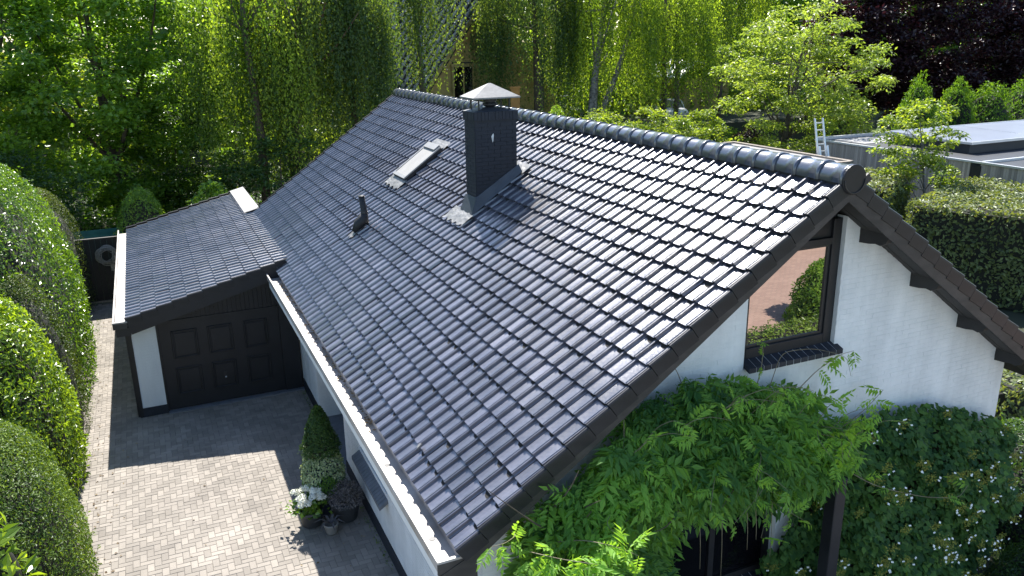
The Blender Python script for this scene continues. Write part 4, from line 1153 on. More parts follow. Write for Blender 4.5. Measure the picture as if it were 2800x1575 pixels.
# ------------------------------------------------------------------ trees behind
broad_tree('maple_tree', 'huge leafy broadleaf tree with glinting bright green leaves behind the hedges', (-3.4, 32, 0), 14, (-3.6, 31, 6.1), (5.3, 4.4, 6.6), 230, 260, 0.20, 'lf_broad', tr=0.3, rc=(0.6, 1.25), ar=0.7, lo=0.3)
broad_tree('ash_tree', 'paler tree at the far left edge behind the tall laurel', (-9.5, 27, 0), 12, (-10.3, 27, 5.2), (4.0, 4.0, 5.2), 120, 200, 0.19, 'lf_shrub', tr=0.22, rc=(0.6, 1.2), ar=0.6)
broad_tree('lime_tree', 'sunlit yellow green tree filling the top left corner', (-8, 42, 0), 17, (-9, 42, 9.5), (8, 5, 7), 150, 170, 0.28, 'lf_shrub', tr=0.3, rc=(0.9, 1.8), ar=0.6)
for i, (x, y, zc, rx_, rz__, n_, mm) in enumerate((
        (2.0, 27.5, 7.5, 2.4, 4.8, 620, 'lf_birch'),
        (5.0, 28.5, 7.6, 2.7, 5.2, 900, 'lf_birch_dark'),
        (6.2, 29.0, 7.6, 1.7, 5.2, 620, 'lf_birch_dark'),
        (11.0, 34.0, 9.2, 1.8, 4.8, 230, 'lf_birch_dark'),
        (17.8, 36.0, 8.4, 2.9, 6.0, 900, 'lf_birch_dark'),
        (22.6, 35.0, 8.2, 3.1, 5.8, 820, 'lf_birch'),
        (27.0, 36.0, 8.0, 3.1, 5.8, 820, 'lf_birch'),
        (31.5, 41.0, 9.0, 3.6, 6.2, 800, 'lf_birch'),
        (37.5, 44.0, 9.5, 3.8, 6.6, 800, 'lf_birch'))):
    lab = ('pendulous birch with yellow green curtains next to the big broadleaf tree', 'dense dark weeping birch with a reddish trunk above the garage', 'dark weeping birch hanging left of the neighbouring tiled roof',
           'thin weeping birch veiling the neighbouring tiled roof', 'dark weeping birch behind the chimney cowl', 'weeping birch with a forked pale trunk rising behind the ridge',
           'sunny weeping birch left of the golden maple', 'tall weeping birch behind the golden maple', 'weeping birch between the golden maple and the copper beech')[i]
    H = 12.0
    if i == 1: tr_ = [([(3.45, 28, 0), (3.45, 28, 3), (3.6, 28, 5.8), (4.2, 28.2, 9), (4.9, 28.4, 11)], [0.32, 0.27, 0.24, 0.15, 0.06])]
    elif i == 4: tr_ = [([(18.4, 35.6, 0), (18.4, 35.6, 4.5), (18.3, 35.7, 8), (18.0, 36, 13)], [0.34, 0.29, 0.22, 0.05])]
    elif i == 5: tr_ = [([(21.0, 34, 0), (20.9, 34, 3.4), (21.1, 34, 5.8), (21.7, 34.2, 9), (22.3, 34.6, 13)], [0.34, 0.28, 0.18, 0.12, 0.05]),
                        ([(21.05, 33.95, 2.4), (21.7, 33.8, 4.2), (22.5, 33.7, 6.2), (23.3, 33.8, 8.4), (23.8, 34.2, 11)], [0.20, 0.18, 0.14, 0.10, 0.04])]
    else: tr_ = [([(x, y, 0), (x + .1, y, 4), (x - .1, y, 8), (x, y, 12)], [0.2, 0.17, 0.12, 0.04])]
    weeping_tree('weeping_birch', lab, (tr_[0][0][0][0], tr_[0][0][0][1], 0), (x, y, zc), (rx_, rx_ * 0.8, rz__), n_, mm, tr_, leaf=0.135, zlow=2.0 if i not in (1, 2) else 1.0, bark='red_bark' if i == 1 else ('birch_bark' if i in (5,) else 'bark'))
broad_tree('golden_maple', 'airy golden green maple standing behind the timber annex and ladder', (28.3, 27, 0), 11, (28.2, 25.8, 5.3), (5.0, 3.4, 4.0), 150, 110, 0.21, 'lf_gold', tr=0.2, rc=(0.4, 0.9), ar=0.5, droop=0.5, limbs=26, lo=0.4)
broad_tree('copper_beech', 'dark purple copper beech filling the top right corner', (50, 38, 0), 16, (52.5, 38, 8.0), (11.0, 5, 8.0), 420, 210, 0.30, 'lf_purple', tr=0.35, rc=(0.9, 1.7), ar=0.65, lo=0.5)
for i, (x, y, r_, h, lab) in enumerate(((36.0, 25.2, 1.6, 5.4, 'pointed bright green conifer directly right of the golden maple'), (38.9, 25.2, 1.5, 5.35, 'middle pointed green conifer behind the solar panels'), (41.6, 25.4, 1.9, 4.45, 'lower feathery conifer third along the row behind the solar panels'), (44.9, 25.4, 2.0, 4.5, 'feathery conifer at the right edge behind the solar panels'))):
    hedge('conifer', lab, 'conifer', (x, y, 0), (r_, r_, h), 5200, 0.20, 'lf_conifer', 1.55 if i < 2 else 2.1, 0.12, 1.3, i * 1.7, 0.30, 'conifers behind the annex', 0, upright=1.2, thick=0.2)
hedge('dark_conifer', 'narrow dark conifer beside the ladder', 'conifer', (22.6, 25.5, 0), (0.7, 0.7, 3.6), 2500, 0.14, 'lf_dark', 1.6, 0.08, 1.3, 3.3, 0.3, None, 0, upright=1.2)
broad_tree('birch_sapling', 'slender light green birch sapling in front of the timber annex', (22.4, 13.0, 0), 6, (21.6, 13.2, 4.0), (1.45, 1.2, 1.55), 70, 60, 0.13, 'lf_shrub', 'birch_bark', tr=0.06, rc=(0.18, 0.42), ar=0.65, limbs=24)
broad_tree('small_shrub', 'small leafy shrub against the timber annex wall', (24.2, 13.9, 0), 2.9, (24.2, 13.8, 2.45), (0.42, 0.42, 0.5), 16, 60, 0.13, 'lf_shrub', tr=0.04, rc=(0.15, 0.3), ar=0.6, cat='shrub', limbs=6)

# bushes just behind the ridge
for i, (x, y, r_, h, lab, mm) in enumerate(((15.9, 24.3, 1.9, 4.3, 'yellow green shrub beside the forked birch trunk behind the ridge', 'lf_shrub'), (18.9, 24.5, 2.0, 4.35, 'bright loose shrub in the middle of the row behind the ridge', 'lf_shrub'), (21.4, 25.2, 1.7, 4.1, 'paler shrub at the right end of the row behind the ridge', 'lf_shrub'))):
    broad_tree('garden_shrub', lab, (x, y, 0), h, (x, y, h * 0.55), (r_, r_ * 0.8, h * 0.5), 75, 140, 0.15, mm, tr=0.07, rc=(0.3, 0.6), ar=0.5, cat='shrub', group='shrubs behind the ridge', limbs=8)
hedge('round_bush', 'round clipped bush behind the ridge left of the forked birch', 'bush', (15.0, 27.0, 0), (0.95, 0.95, 4.45), 4000, 0.11, 'lf_broad', 2.2, 0.05, 1.2, 1.1, 0.45)
hedge('low_hedge', 'low sunlit hedge line in the garden beyond the birches', 'hedge', (24, 36, 0), (9, 0.8, 2.4), 7000, 0.16, 'lf_conifer', 5, 0.04, 1.0, 0.3, 0.45)
hedge('round_bush', 'round dark bush peeping over the garage roof', 'bush', (-2.6, 23.6, 0), (0.95, 0.95, 2.95), 5000, 0.10, 'lf_broad', 2.2, 0.05, 1.2, 2.1, 0.42)
broad_tree('leafy_plant', 'light leafy plant showing above the far garage verge', (-0.35, 23.0, 0), 3.1, (-0.35, 23.0, 2.55), (0.6, 0.4, 0.55), 14, 40, 0.2, 'lf_broad', tr=0.05, rc=(0.2, 0.4), ar=0.5, cat='plant', limbs=5)
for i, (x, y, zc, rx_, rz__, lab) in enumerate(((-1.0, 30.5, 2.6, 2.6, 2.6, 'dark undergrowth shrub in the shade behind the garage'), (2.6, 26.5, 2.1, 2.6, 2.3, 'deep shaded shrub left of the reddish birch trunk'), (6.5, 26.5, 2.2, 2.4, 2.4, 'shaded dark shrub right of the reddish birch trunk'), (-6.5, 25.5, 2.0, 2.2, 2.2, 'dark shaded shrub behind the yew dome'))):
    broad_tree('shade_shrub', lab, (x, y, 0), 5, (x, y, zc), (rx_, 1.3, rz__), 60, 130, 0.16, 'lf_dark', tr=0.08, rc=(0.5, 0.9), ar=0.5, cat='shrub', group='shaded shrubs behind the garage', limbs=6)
broad_tree('red_shrub', 'tiny red leaved shrub low behind the flat roof', (24.3, 25.0, 0), 3.4, (24.3, 25.0, 3.0), (0.6, 0.4, 0.4), 10, 50, 0.12, 'lf_purple', tr=0.04, rc=(0.2, 0.35), cat='shrub', limbs=4)

# a far wood that closes the view
def wood(name, n, xr, yr, zr, leaf, m):
    nc = n // 120
    C = np.stack([rng.uniform(*xr, nc), rng.uniform(*yr, nc), zr[0] + (zr[1] - zr[0]) * rng.random(nc)], 1)
    ci = np.repeat(np.arange(nc), 120)
    P = C[ci] + rng.normal(0, 1, (len(ci), 3)) * np.array([1.5, 1.2, 1.1])
    P = P[P[:, 2] > 0.1]; k = len(P)
    nrm = unit(rng.normal(0, .6, (k, 3)) + np.array([0, -.2, .7])); T = unit(rng.normal(0, 1, (k, 3)))
    return tag(foliage(name, P, nrm, T, leaf * rng.uniform(.6, 1.3, k), m, None, 0.45 + 0.3 * wob(P, .35) + rng.normal(0, .15, k), 0.7), kind='stuff')
wood('far_wood', 170000, (-55, 105), (58, 76), (0, 25), 0.75, 'lf_broad')
wood('far_thicket', 26000, (-30, 60), (46, 56), (0, 5), 0.40, 'lf_shrub')

k = 42000; P = np.stack([rng.uniform(-14, 14, k), rng.uniform(20.9, 46, k), np.zeros(k)], 1); P[:, 2] = np.abs(rng.normal(0, .22, k)) * (1 + .8 * wob(P, .5)).clip(.1)
tag(foliage('ground_cover', P, unit(rng.normal(0, .5, (k, 3)) + np.array([0, -.1, .8])), rand_dir(k), .17 * rng.uniform(.6, 1.3, k), 'lf_dark', None, .4 + .3 * wob(P, .4) + rng.normal(0, .2, k), .6), kind='stuff')
k = 16000; P = np.stack([rng.uniform(14, 26, k), rng.uniform(23.9, 40, k), np.zeros(k)], 1); P[:, 2] = np.abs(rng.normal(0, .2, k)) * (1 + .8 * wob(P, .5)).clip(.1)
tag(foliage('garden_ground_cover', P, unit(rng.normal(0, .5, (k, 3)) + np.array([0, -.1, .8])), rand_dir(k), .15 * rng.uniform(.6, 1.3, k), 'lf_shrub', None, .4 + .3 * wob(P, .4) + rng.normal(0, .2, k), .6), kind='stuff')
# hedges on the right
def box_hedge(name, label, quad, h, n, leaf, m, group=None, seed=0.0, singles=0):
    (xa, ya), (xb, yb), (xc, yc), (xd, yd) = quad
    t = thing(name, label, 'hedge', ((xa + xc) / 2, (ya + yc) / 2, 0), group)
    Q = [np.array(q, float) for q in quad]
    P = []; Nn = []
    A_top = np.linalg.norm(Q[1] - Q[0]) * np.linalg.norm(Q[3] - Q[0])
    sides = [np.linalg.norm(Q[(k + 1) % 4] - Q[k]) * h for k in range(4)]
    tot = A_top + sum(sides)
    k = int(n * A_top / tot); a_, b_ = rng.random(k), rng.random(k)
    q = (Q[0] * (1 - a_)[:, None] + Q[1] * a_[:, None]) * (1 - b_)[:, None] + (Q[3] * (1 - a_)[:, None] + Q[2] * a_[:, None]) * b_[:, None]
    P.append(np.concatenate([q, np.full((k, 1), h)], 1)); Nn.append(np.tile([0, 0, 1.0], (k, 1)))
    cen = sum(Q) / 4
    for s_ in range(4):
        k = int(n * sides[s_] / tot); a_ = rng.random(k)
        q = Q[s_] * (1 - a_)[:, None] + Q[(s_ + 1) % 4] * a_[:, None]
        dvec = Q[(s_ + 1) % 4] - Q[s_]; nv = np.array([dvec[1], -dvec[0]]); nv /= np.linalg.norm(nv)
        if nv @ ((Q[s_] + Q[(s_ + 1) % 4]) / 2 - cen) < 0: nv = -nv
        P.append(np.concatenate([q, (rng.random(k) * h)[:, None]], 1)); Nn.append(np.tile([nv[0], nv[1], 0.0], (k, 1)))
    P = np.concatenate(P); Nn = np.concatenate(Nn)
    P = P + Nn * (0.10 * wob(P, 1.4, seed)[:, None] + 0.05 * wob(P, 4, seed)[:, None] + rng.normal(0, 0.05, (len(P), 1)))
    P[:, 2] = np.maximum(P[:, 2], 0.02)
    k = len(P)
    nrm = unit(Nn + rng.normal(0, .5, (k, 3)) + np.array([0, 0, .25])); T = unit(rng.normal(0, .8, (k, 3)) + np.array([0, 0, .2]))
    foliage('foliage', P, nrm, T, leaf * rng.uniform(.6, 1.3, k), m, t, 0.45 + 0.2 * wob(P, 1.2, seed) + rng.normal(0, .2, k), 0.55)
    mb = MB(); qi = [tuple(cen + (q - cen) * (1 - 0.16 / np.linalg.norm(q - cen))) for q in Q]
    mb.hexa([(x, y, 0) for x, y in qi] + [(x, y, h - 0.13) for x, y in qi])
    obj('light_block_core', mb, 'twig', t)  # plain dark inner block, added so light cannot pass through the hedge
    return t
box_hedge('beech_hedge', 'wide clipped beech hedge at the right edge, pale on top and dark on its face', [(18.3, 10.5), (21.9, 3.2), (26.0, 5.6), (23.6, 12.6)], 2.75, 28000, 0.13, 'lf_beech', 'clipped beech hedges on the right', 1.0)
box_hedge('beech_hedge', 'small clipped beech hedge directly right of the ridge end', [(16.0, 13.6), (19.2, 12.0), (22.6, 14.0), (20.2, 16.4)], 2.9, 12000, 0.13, 'lf_beech', 'clipped beech hedges on the right', 2.0)
box_hedge('garden_hedge', 'sunlit clipped hedge behind the right wall corner', [(9.9, 2.4), (12.2, 2.0), (12.6, 6.0), (10.2, 6.4)], 1.5, 5000, 0.12, 'lf_beech', None, 3.0)

# the front garden across the paving, mirrored in the gable window
hedge('street_shrub', 'rounded green shrub on the pink paving in front of the house', 'shrub', (14.4, -8.1, 0), (1.25, 1.2, 1.75), 7000, 0.13, 'lf_broad', 2.1, 0.10, 1.2, 7.0, 0.45)
hedge('front_hedge', 'low clipped hedge at the near edge of the pink paving', 'hedge', (12.0, -6.9, 0), (3.4, 0.7, 0.75), 7000, 0.10, 'lf_box', 4, 0.06, 1.2, 8.0, 0.45)
hedge('verge_hedge', 'dark hedge along the far edge of the pink paving', 'hedge', (18, -15.6, 0), (9, 0.9, 1.3), 8000, 0.14, 'lf_dark', 5, 0.06, 1.2, 9.0, 0.45)

# ------------------------------------------------------------------ wisteria
def pinnate(nl=6, w=0.30, droop=0.16, curl=0.0):
    """a compound leaf along +Y, length 1, leaflets drooping unevenly"""
    V = []; F = []
    cx = lambda y: curl * y * y
    cz = lambda y: -droop * y * y
    def leaflet(p, d, L):
        d = Vector(d).normalized(); b = Vector((0, 0, 1)).cross(d).normalized(); b = (b + Vector((0, 0, random.uniform(-.5, .5)))).normalized(); p = Vector(p)
        o = len(V); wd = random.uniform(.17, .22)
        V.extend([tuple(p), tuple(p + d * L * .38 + b * L * wd + Vector((0, 0, .012))), tuple(p + d * L + Vector((0, 0, -L * random.uniform(.05, .30)))), tuple(p + d * L * .38 - b * L * wd + Vector((0, 0, .012)))])
        F.extend([(o, o + 3, o + 2), (o, o + 2, o + 1)])
    for i in range(nl):
        y = 0.16 + 0.74 * i / nl; L = w * (0.72 + 0.5 * math.sin(math.pi * (i + 1) / (nl + 1)))
        for sx in (-1, 1):
            if random.random() < 0.06: continue
            yy_ = y + random.uniform(-.03, .03); leaflet((cx(yy_), yy_, cz(yy_)), (sx * random.uniform(.7, 1.0), random.uniform(.35, .75) + curl * sx, random.uniform(-.5, -.05)), L * random.uniform(.85, 1.12))
    leaflet((cx(.92), .92, cz(.92)), (curl * 2, 1, -0.4), w)
    o = len(V); V.extend([(-0.008, 0, 0), (0.008, 0, 0), (cx(.95) + .004, 0.95, cz(.95)), (cx(.95) - .004, 0.95, cz(.95))]); F.extend([(o, o + 1, o + 2), (o, o + 2, o + 3)])
    return np.array(V), np.array(F, np.int32)
PIN = [pinnate(6, .33, .16, .1), pinnate(7, .30, .35, -.15), pinnate(5, .36, .1, .2), pinnate(7, .29, .5, .05), pinnate(6, .32, .25, -.28), pinnate(4, .40, .15, 0.0)]
WPOLY = [(0.80, 2.9), (0.85, 3.3), (1.0, 3.66), (1.43, 3.86), (1.89, 3.96), (2.52, 4.06), (2.64, 4.20), (3.1, 4.13), (3.29, 4.02), (3.71, 3.93), (4.23, 3.80), (4.46, 3.56), (4.77, 3.30), (5.17, 3.16), (5.14, 2.92), (4.87, 2.68), (4.46, 2.46), (4.28, 2.46), (3.74, 2.58), (2.95, 2.67), (2.58, 2.78), (2.38, 2.64), (2.45, 2.30), (2.30, 1.0), (0.95, 1.0)]
def in_poly(x, z, poly):
    c = np.zeros(len(x), bool); j = len(poly) - 1
    for i in range(len(poly)):
        xi, zi = poly[i]; xj, zj = poly[j]
        c ^= ((zi > z) != (zj > z)) & (x < (xj - xi) * (z - zi) / (zj - zi + 1e-12) + xi); j = i
    return c
def poly_sample(poly, n):
    P = np.array(poly); lo, hi = P.min(0), P.max(0); out = np.zeros((0, 2))
    while len(out) < n:
        q = lo + rng.random((n * 2, 2)) * (hi - lo); out = np.concatenate([out, q[in_poly(q[:, 0], q[:, 1], poly)]])
    return out[:n]
def edge_dist(q, poly):
    d = np.full(len(q), 9.0); P = np.array(poly)
    for i in range(len(P)):
        a_, b_ = P[i], P[(i + 1) % len(P)]; ab = b_ - a_
        t_ = np.clip(((q - a_) @ ab) / (ab @ ab), 0, 1); d = np.minimum(d, np.linalg.norm(q - a_ - t_[:, None] * ab, axis=1))
    return d
wis = thing('wisteria', 'large wisteria with drooping pinnate leaves covering the gable wall below the window', 'climber', (2.3, 0.2, 0))
n = 3600
q = poly_sample(WPOLY, n); q = q[q[:, 1] < ZE + q[:, 0] * TP - 0.47]; n = len(q); ed = edge_dist(q, WPOLY)
dep = np.clip(ed / 0.7, 0, 1) ** 0.6
bulge = 0.12 + 0.60 * dep + 0.10 * np.sin(q[:, 0] * 4.1) * np.cos(q[:, 1] * 5.3)
yy = 0.40 - bulge * (0.35 + 0.65 * rng.random(n) ** 0.5)
ang = rng.normal(0, 0.75, n)
Tn = np.stack([np.sin(ang) * 0.8, -0.55 + rng.normal(0, .25, n), -0.55 * np.cos(ang) + rng.normal(0, .3, n)], 1)
Tn = unit(Tn); Nn = unit(np.stack([rng.normal(0, .3, n), -0.55 + rng.normal(0, .25, n), 0.85 + rng.normal(0, .2, n)], 1))
# young upright sprays on top of the mass
Pw = np.stack([q[:, 0], yy, q[:, 1]], 1)
sz = rng.uniform(0.22, 0.40, n)
def compound(P, T, Nn, size, m, parent, tint, nsingle):
    T = unit(T); B = unit(np.cross(T, Nn)); Nn = np.cross(B, T)
    d = ((P - np.array(CAM)) ** 2).sum(1) + np.where(P[:, 1] > 0.1, 30, 0)
    order = np.argsort(d)
    mes = []
    for k, (V, F) in enumerate(PIN):
        for tv in (0.3, 0.55, 0.85):
            me = bpy.data.meshes.new('leaf'); me.from_pydata(V.tolist(), [], F.tolist()); me.update(); me.materials.append(MATS[m]); set_tint(me, tv); mes.append(me)
    for i in order[:nsingle]:
        o = bpy.data.objects.new('leaf', mes[int(rng.integers(18)) if tint[i] < 0.75 else 3 * int(rng.integers(6)) + 2]); link(o, parent)
        o.matrix_basis = Matrix(basis(P[i], B[i] * size[i], T[i] * size[i], Nn[i] * size[i]).tolist())
    rest = order[nsingle:]
    for k, (V, F) in enumerate(PIN):
        r_ = rest[k::6]
        if not len(r_): continue
        mats_ = [basis(P[i], B[i] * size[i], T[i] * size[i], Nn[i] * size[i]) for i in r_]
        Vo, Fo = replicate(V.astype(np.float32), F, mats_)
        np_mesh('foliage', Vo, Fo, m, parent, np.repeat(np.clip(tint[r_], 0, 1), len(V)) + rng.normal(0, .05, len(Vo)), 'stuff')
tint = 0.42 + 0.14 * np.sin(q[:, 0] * 2.3 + q[:, 1] * 3) + rng.normal(0, .18, n) + np.where(rng.random(n) < .05, .4, 0)
compound(Pw, Tn, Nn, sz, 'lf_wisteria', wis, tint, 300)
mb = MB()
mb.tube([(1.3, 0.34, 0), (1.25, 0.28, 1.0), (1.4, 0.22, 2.0), (2.0, 0.18, 2.8), (3.2, 0.2, 3.2), (4.6, 0.25, 3.0)], [0.06, 0.055, 0.05, 0.04, 0.03, 0.015], 8)
for k in range(16):
    x_ = rng.uniform(.7, 4.6); z_ = rng.uniform(2.7, 3.4); mb.tube(path((x_, 0.15, z_ - .4), (x_ + rng.normal(0, .5), -0.42 + rng.normal(0, .1), z_ + rng.normal(.1, .25)), 7, 0.15), [0.012, .011, .010, .009, .007, .005, .003], 5)
obj('stem', mb, 'bark', wis, True)
# sunlit shoots on the left, in front of the verge shadow
def shoot(pts, m, parent, nl, size, r_=0.006, tv=0.85):
    pts = [np.array(p, float) for p in pts]
    # smooth polyline
    S_ = []
    for i in range(len(pts) - 1):
        for s_ in np.linspace(0, 1, 6, endpoint=False): S_.append(pts[i] * (1 - s_) + pts[i + 1] * s_)
    S_.append(pts[-1]); S_ = np.array(S_)
    for _ in range(3): S_[1:-1] = (S_[:-2] + 2 * S_[1:-1] + S_[2:]) / 4
    ob = obj('tendril', MB().tube([tuple(p) for p in S_], [r_ * (1 - .6 * i / len(S_)) for i in range(len(S_))], 5), 'tendril', parent, True)
    if nl:
        idx = np.linspace(len(S_) * .35, len(S_) - 1, nl).astype(int)
        P = S_[idx]; k = len(P)
        T = unit(rng.normal(0, .7, (k, 3)) + np.array([0, -.4, -.1])); Nv = unit(rng.normal(0, .3, (k, 3)) + np.array([0, -.3, .9]))
        compound(P, T, Nv, rng.uniform(.7, 1.1, k) * size, m, parent, np.full(k, tv), k)
shoot([(0.6, 0.1, 3.0), (0.5, -0.3, 3.2), (0.3, -0.5, 3.3), (0.14, -0.55, 3.34)], 'lf_wisteria', wis, 6, 0.24)
shoot([(0.7, 0.0, 2.8), (0.6, -0.4, 3.05), (0.75, -0.75, 3.15), (1.0, -0.95, 3.15)], 'lf_wisteria', wis, 9, 0.28)
shoot([(0.9, 0.0, 2.8), (1.1, -0.5, 3.1), (1.25, -0.85, 3.2), (1.4, -1.0, 3.15)], 'lf_wisteria', wis, 9, 0.28)
lp = np.stack([rng.uniform(.5, 1.5, 70), rng.uniform(-.95, -.35, 70), rng.uniform(2.75, 3.12, 70)], 1)
compound(lp, unit(rng.normal(0, .6, (70, 3)) + np.array([0, -.6, -.3])), unit(rng.normal(0, .3, (70, 3)) + np.array([0, -.3, 1])), rng.uniform(.24, .36, 70), 'lf_wisteria', wis, rng.uniform(.4, .95, 70), 30)
shoot([(2.78, 0.3, 4.0), (2.70, 0.33, 4.22), (2.58, 0.38, 4.38), (2.64, 0.39, 4.42)], 'lf_wisteria', wis, 0, 0.2)
shoot([(4.3, 0.2, 3.7), (4.55, 0.15, 3.95), (4.95, 0.2, 4.05), (5.25, 0.3, 4.0)], 'lf_wisteria', wis, 6, 0.22)
shoot([(3.7, 0.2, 3.85), (3.8, 0.25, 4.1), (3.85, 0.3, 4.3), (3.75, 0.33, 4.35)], 'lf_wisteria', wis, 3, 0.18)
shoot([(3.9, 0.2, 3.85), (4.1, 0.28, 4.2), (4.6, 0.3, 4.15), (5.15, 0.3, 3.95), (5.2, 0.25, 3.7)], 'lf_wisteria', wis, 0, 0.2, 0.005)
shoot([(4.9, 0.1, 3.1), (5.2, 0.0, 3.35), (5.6, 0.1, 3.5)], 'lf_wisteria', wis, 6, 0.22)
shoot([(2.0, 0.2, 3.85), (1.9, 0.1, 3.95), (1.85, 0.0, 3.75), (1.8, -.05, 3.5)], 'lf_wisteria', wis, 5, 0.2)
for x, z0, z1 in ((2.75, 2.6, 2.0), (3.05, 2.6, 1.75), (3.4, 2.55, 2.05), (3.52, 2.55, 2.15), (3.75, 2.6, 1.85)):
    shoot([(x, -0.15, z0), (x + .02, -0.16, (z0 + z1) / 2), (x + .04, -0.15, z1)], 'lf_wisteria', wis, 0, 0.2, 0.005)
shoot([(4.6, -0.1, 2.9), (5.1, -0.35, 2.55), (5.7, -0.55, 2.35), (6.3, -0.6, 2.2), (6.5, -0.55, 2.3)], 'lf_wisteria', wis, 3, 0.2, 0.006)
lowleaf_P = np.stack([rng.uniform(1.9, 3.2, 26), rng.uniform(-0.9, -0.5, 26), rng.uniform(1.3, 1.62, 26)], 1)
compound(lowleaf_P, unit(rng.normal(0, .6, (26, 3)) + np.array([.4, -.5, -.1])), unit(rng.normal(0, .3, (26, 3)) + np.array([0, -.3, 1])), rng.uniform(.22, .3, 26), 'lf_wisteria', wis, np.full(26, .9), 26)

for k in range(16):
    x_ = rng.uniform(1.6, 5.0); zt_ = np.interp(x_, [1.4, 2.6, 3.2, 4.2, 5.1], [3.75, 4.0, 4.0, 3.7, 3.1]) - .15
    dx_ = rng.normal(.1, .25); up_ = rng.uniform(.15, .4)
    shoot([(x_, -.1, zt_ - .1), (x_ + dx_ * .5, -.25, zt_ + up_ * .7), (x_ + dx_, -.35, zt_ + up_), (x_ + dx_ * 1.6, -.45, zt_ + up_ * .8)], 'lf_wisteria', wis, int(rng.integers(2, 5)), rng.uniform(.16, .24), .004, .9)
for k in range(14):
    x_ = rng.uniform(1.6, 4.8); z_ = rng.uniform(2.7, 3.5)
    shoot([(x_, -.2, z_), (x_ + rng.normal(0, .15), -.5, z_ + .05), (x_ + rng.normal(0, .3), -.66, z_ - .15)], 'lf_wisteria', wis, 3, rng.uniform(.2, .28), .004, .95)
# ------------------------------------------------------------------ climbing hydrangea
HPOLY = [(4.10, 0.0), (4.14, 1.44), (4.29, 1.72), (4.57, 1.97), (4.66, 2.45), (4.85, 2.95), (5.3, 3.08), (5.68, 3.13), (6.82, 3.0), (7.48, 2.74), (7.99, 2.57), (8.35, 2.29), (8.6, 1.3), (8.2, 0.9), (7.9, 0.0)]
hyd = thing('climbing_hydrangea', 'dark climbing hydrangea with small white flowers on the lower right wall', 'climber', (6.4, 0.1, 0))
n = 15000
q = poly_sample(HPOLY, n); ed = edge_dist(q, HPOLY); ed = np.minimum(ed, 1.0)
dep = np.clip(ed / 0.8, 0, 1) ** 0.6
low = q[:, 1]
bl = 0.10 + 0.75 * dep * (0.75 + 0.25 * np.sin(q[:, 0] * 2.7 + 1) * np.cos(q[:, 1] * 2.9)) + 0.12 * np.sin(q[:, 0] * 7) * np.sin(q[:, 1] * 6.3)
yy = 0.40 - bl * (0.62 + 0.38 * rng.random(n) ** .5)
P = np.stack([q[:, 0], yy, q[:, 1]], 1)
Nn = unit(np.stack([rng.normal(0, .4, n), -0.75 + rng.normal(0, .3, n), .65 + rng.normal(0, .35, n)], 1)); T = unit(np.stack([rng.normal(0, .7, n), np.full(n, -.3), -.8 + rng.normal(0, .4, n)], 1))
sz = rng.uniform(.06, .125, n); tn = .42 + .2 * wob(P, 1.8) + rng.normal(0, .2, n)
d = P[:, 1] * 1.0 + rng.normal(0, .05, n); o_ = np.argsort(d)
single_leaves(P[o_[:300]], Nn[o_[:300]], T[o_[:300]], sz[o_[:300]] * 1.1, 'lf_hydrangea', hyd, .85, .06)
o_ = o_[300:]
foliage('foliage', P[o_], Nn[o_], T[o_], sz[o_], 'lf_hydrangea', hyd, tn[o_], .85, .06)
mb = MB(); mb.prism([(x, 0.40, z) for x, z in reversed([(6.3 + (x - 6.3) * .90, z - .22 if z > .5 else z) for x, z in HPOLY])], (0, -0.18, 0)); obj('stem_mat', mb, 'twig', hyd)
# flower heads: a disc of fine buds with white outer florets
heads = poly_sample(HPOLY, 95); hd_ed = edge_dist(heads, HPOLY)
PS, PF = [], []
for (x, z), e_ in zip(heads, hd_ed):
    y = 0.40 - (0.14 + 0.78 * min(1, e_ / .8) ** .6)
    c = np.array((x, y, z)); r_ = rng.uniform(.06, .12)
    k = 60
    PS.append(c + rng.normal(0, .5, (k, 3)) * np.array([r_, r_ * .4, r_ * .7]))
    for j in range(int(rng.integers(0, 5)) + (4 if rng.random() < .2 else 0)):
        a_ = rng.random() * 6.28; PF.append(c + np.array([math.cos(a_) * r_ * 1.2, -.03, math.sin(a_) * r_ * .9]))
PS = np.concatenate(PS); PF = np.array(PF)
k = len(PS); foliage('flower_buds', PS, unit(rng.normal(0, .6, (k, 3)) + np.array([0, -.6, .8])), rand_dir(k), .026, 'lf_seed', hyd, rng.random(k), .8)
FP = np.repeat(PF, 4, 0); k = len(FP); an = np.tile(np.arange(4) * math.pi / 2, len(PF)) + np.repeat(rng.random(len(PF)) * 6, 4)
foliage('florets', FP, np.tile(unit(np.array([[0, -.75, .65]])), (k, 1)), np.stack([np.cos(an), -np.sin(an) * .6, np.sin(an) * .75], 1), .020, 'petal', hyd, np.full(k, .5), .9, .02)
tag(obj('dark_post', MB().box(4.50, 4.66, -0.36, -0.20, 0, 2.75).box(4.48, 4.68, -0.38, -0.18, 2.751, 2.78), 'black_paint', None, bevel=0.008), 'square black post standing between the wisteria and the hydrangea', 'post')
hedge('dark_shrub', 'dark fine leaved shrub in the bottom right corner', 'shrub', (8.35, -0.9, 0), (1.1, 0.9, 1.15), 7000, 0.07, 'lf_dark', 2.2, 0.10, 1.4, 3.0, 0.35)
hedge('dark_shrub', 'taller dark shrub beside the right wall corner', 'shrub', (9.9, 0.9, 0), (1.2, 1.0, 1.75), 6000, 0.08, 'lf_dark', 2.2, 0.10, 1.4, 5.0, 0.4)

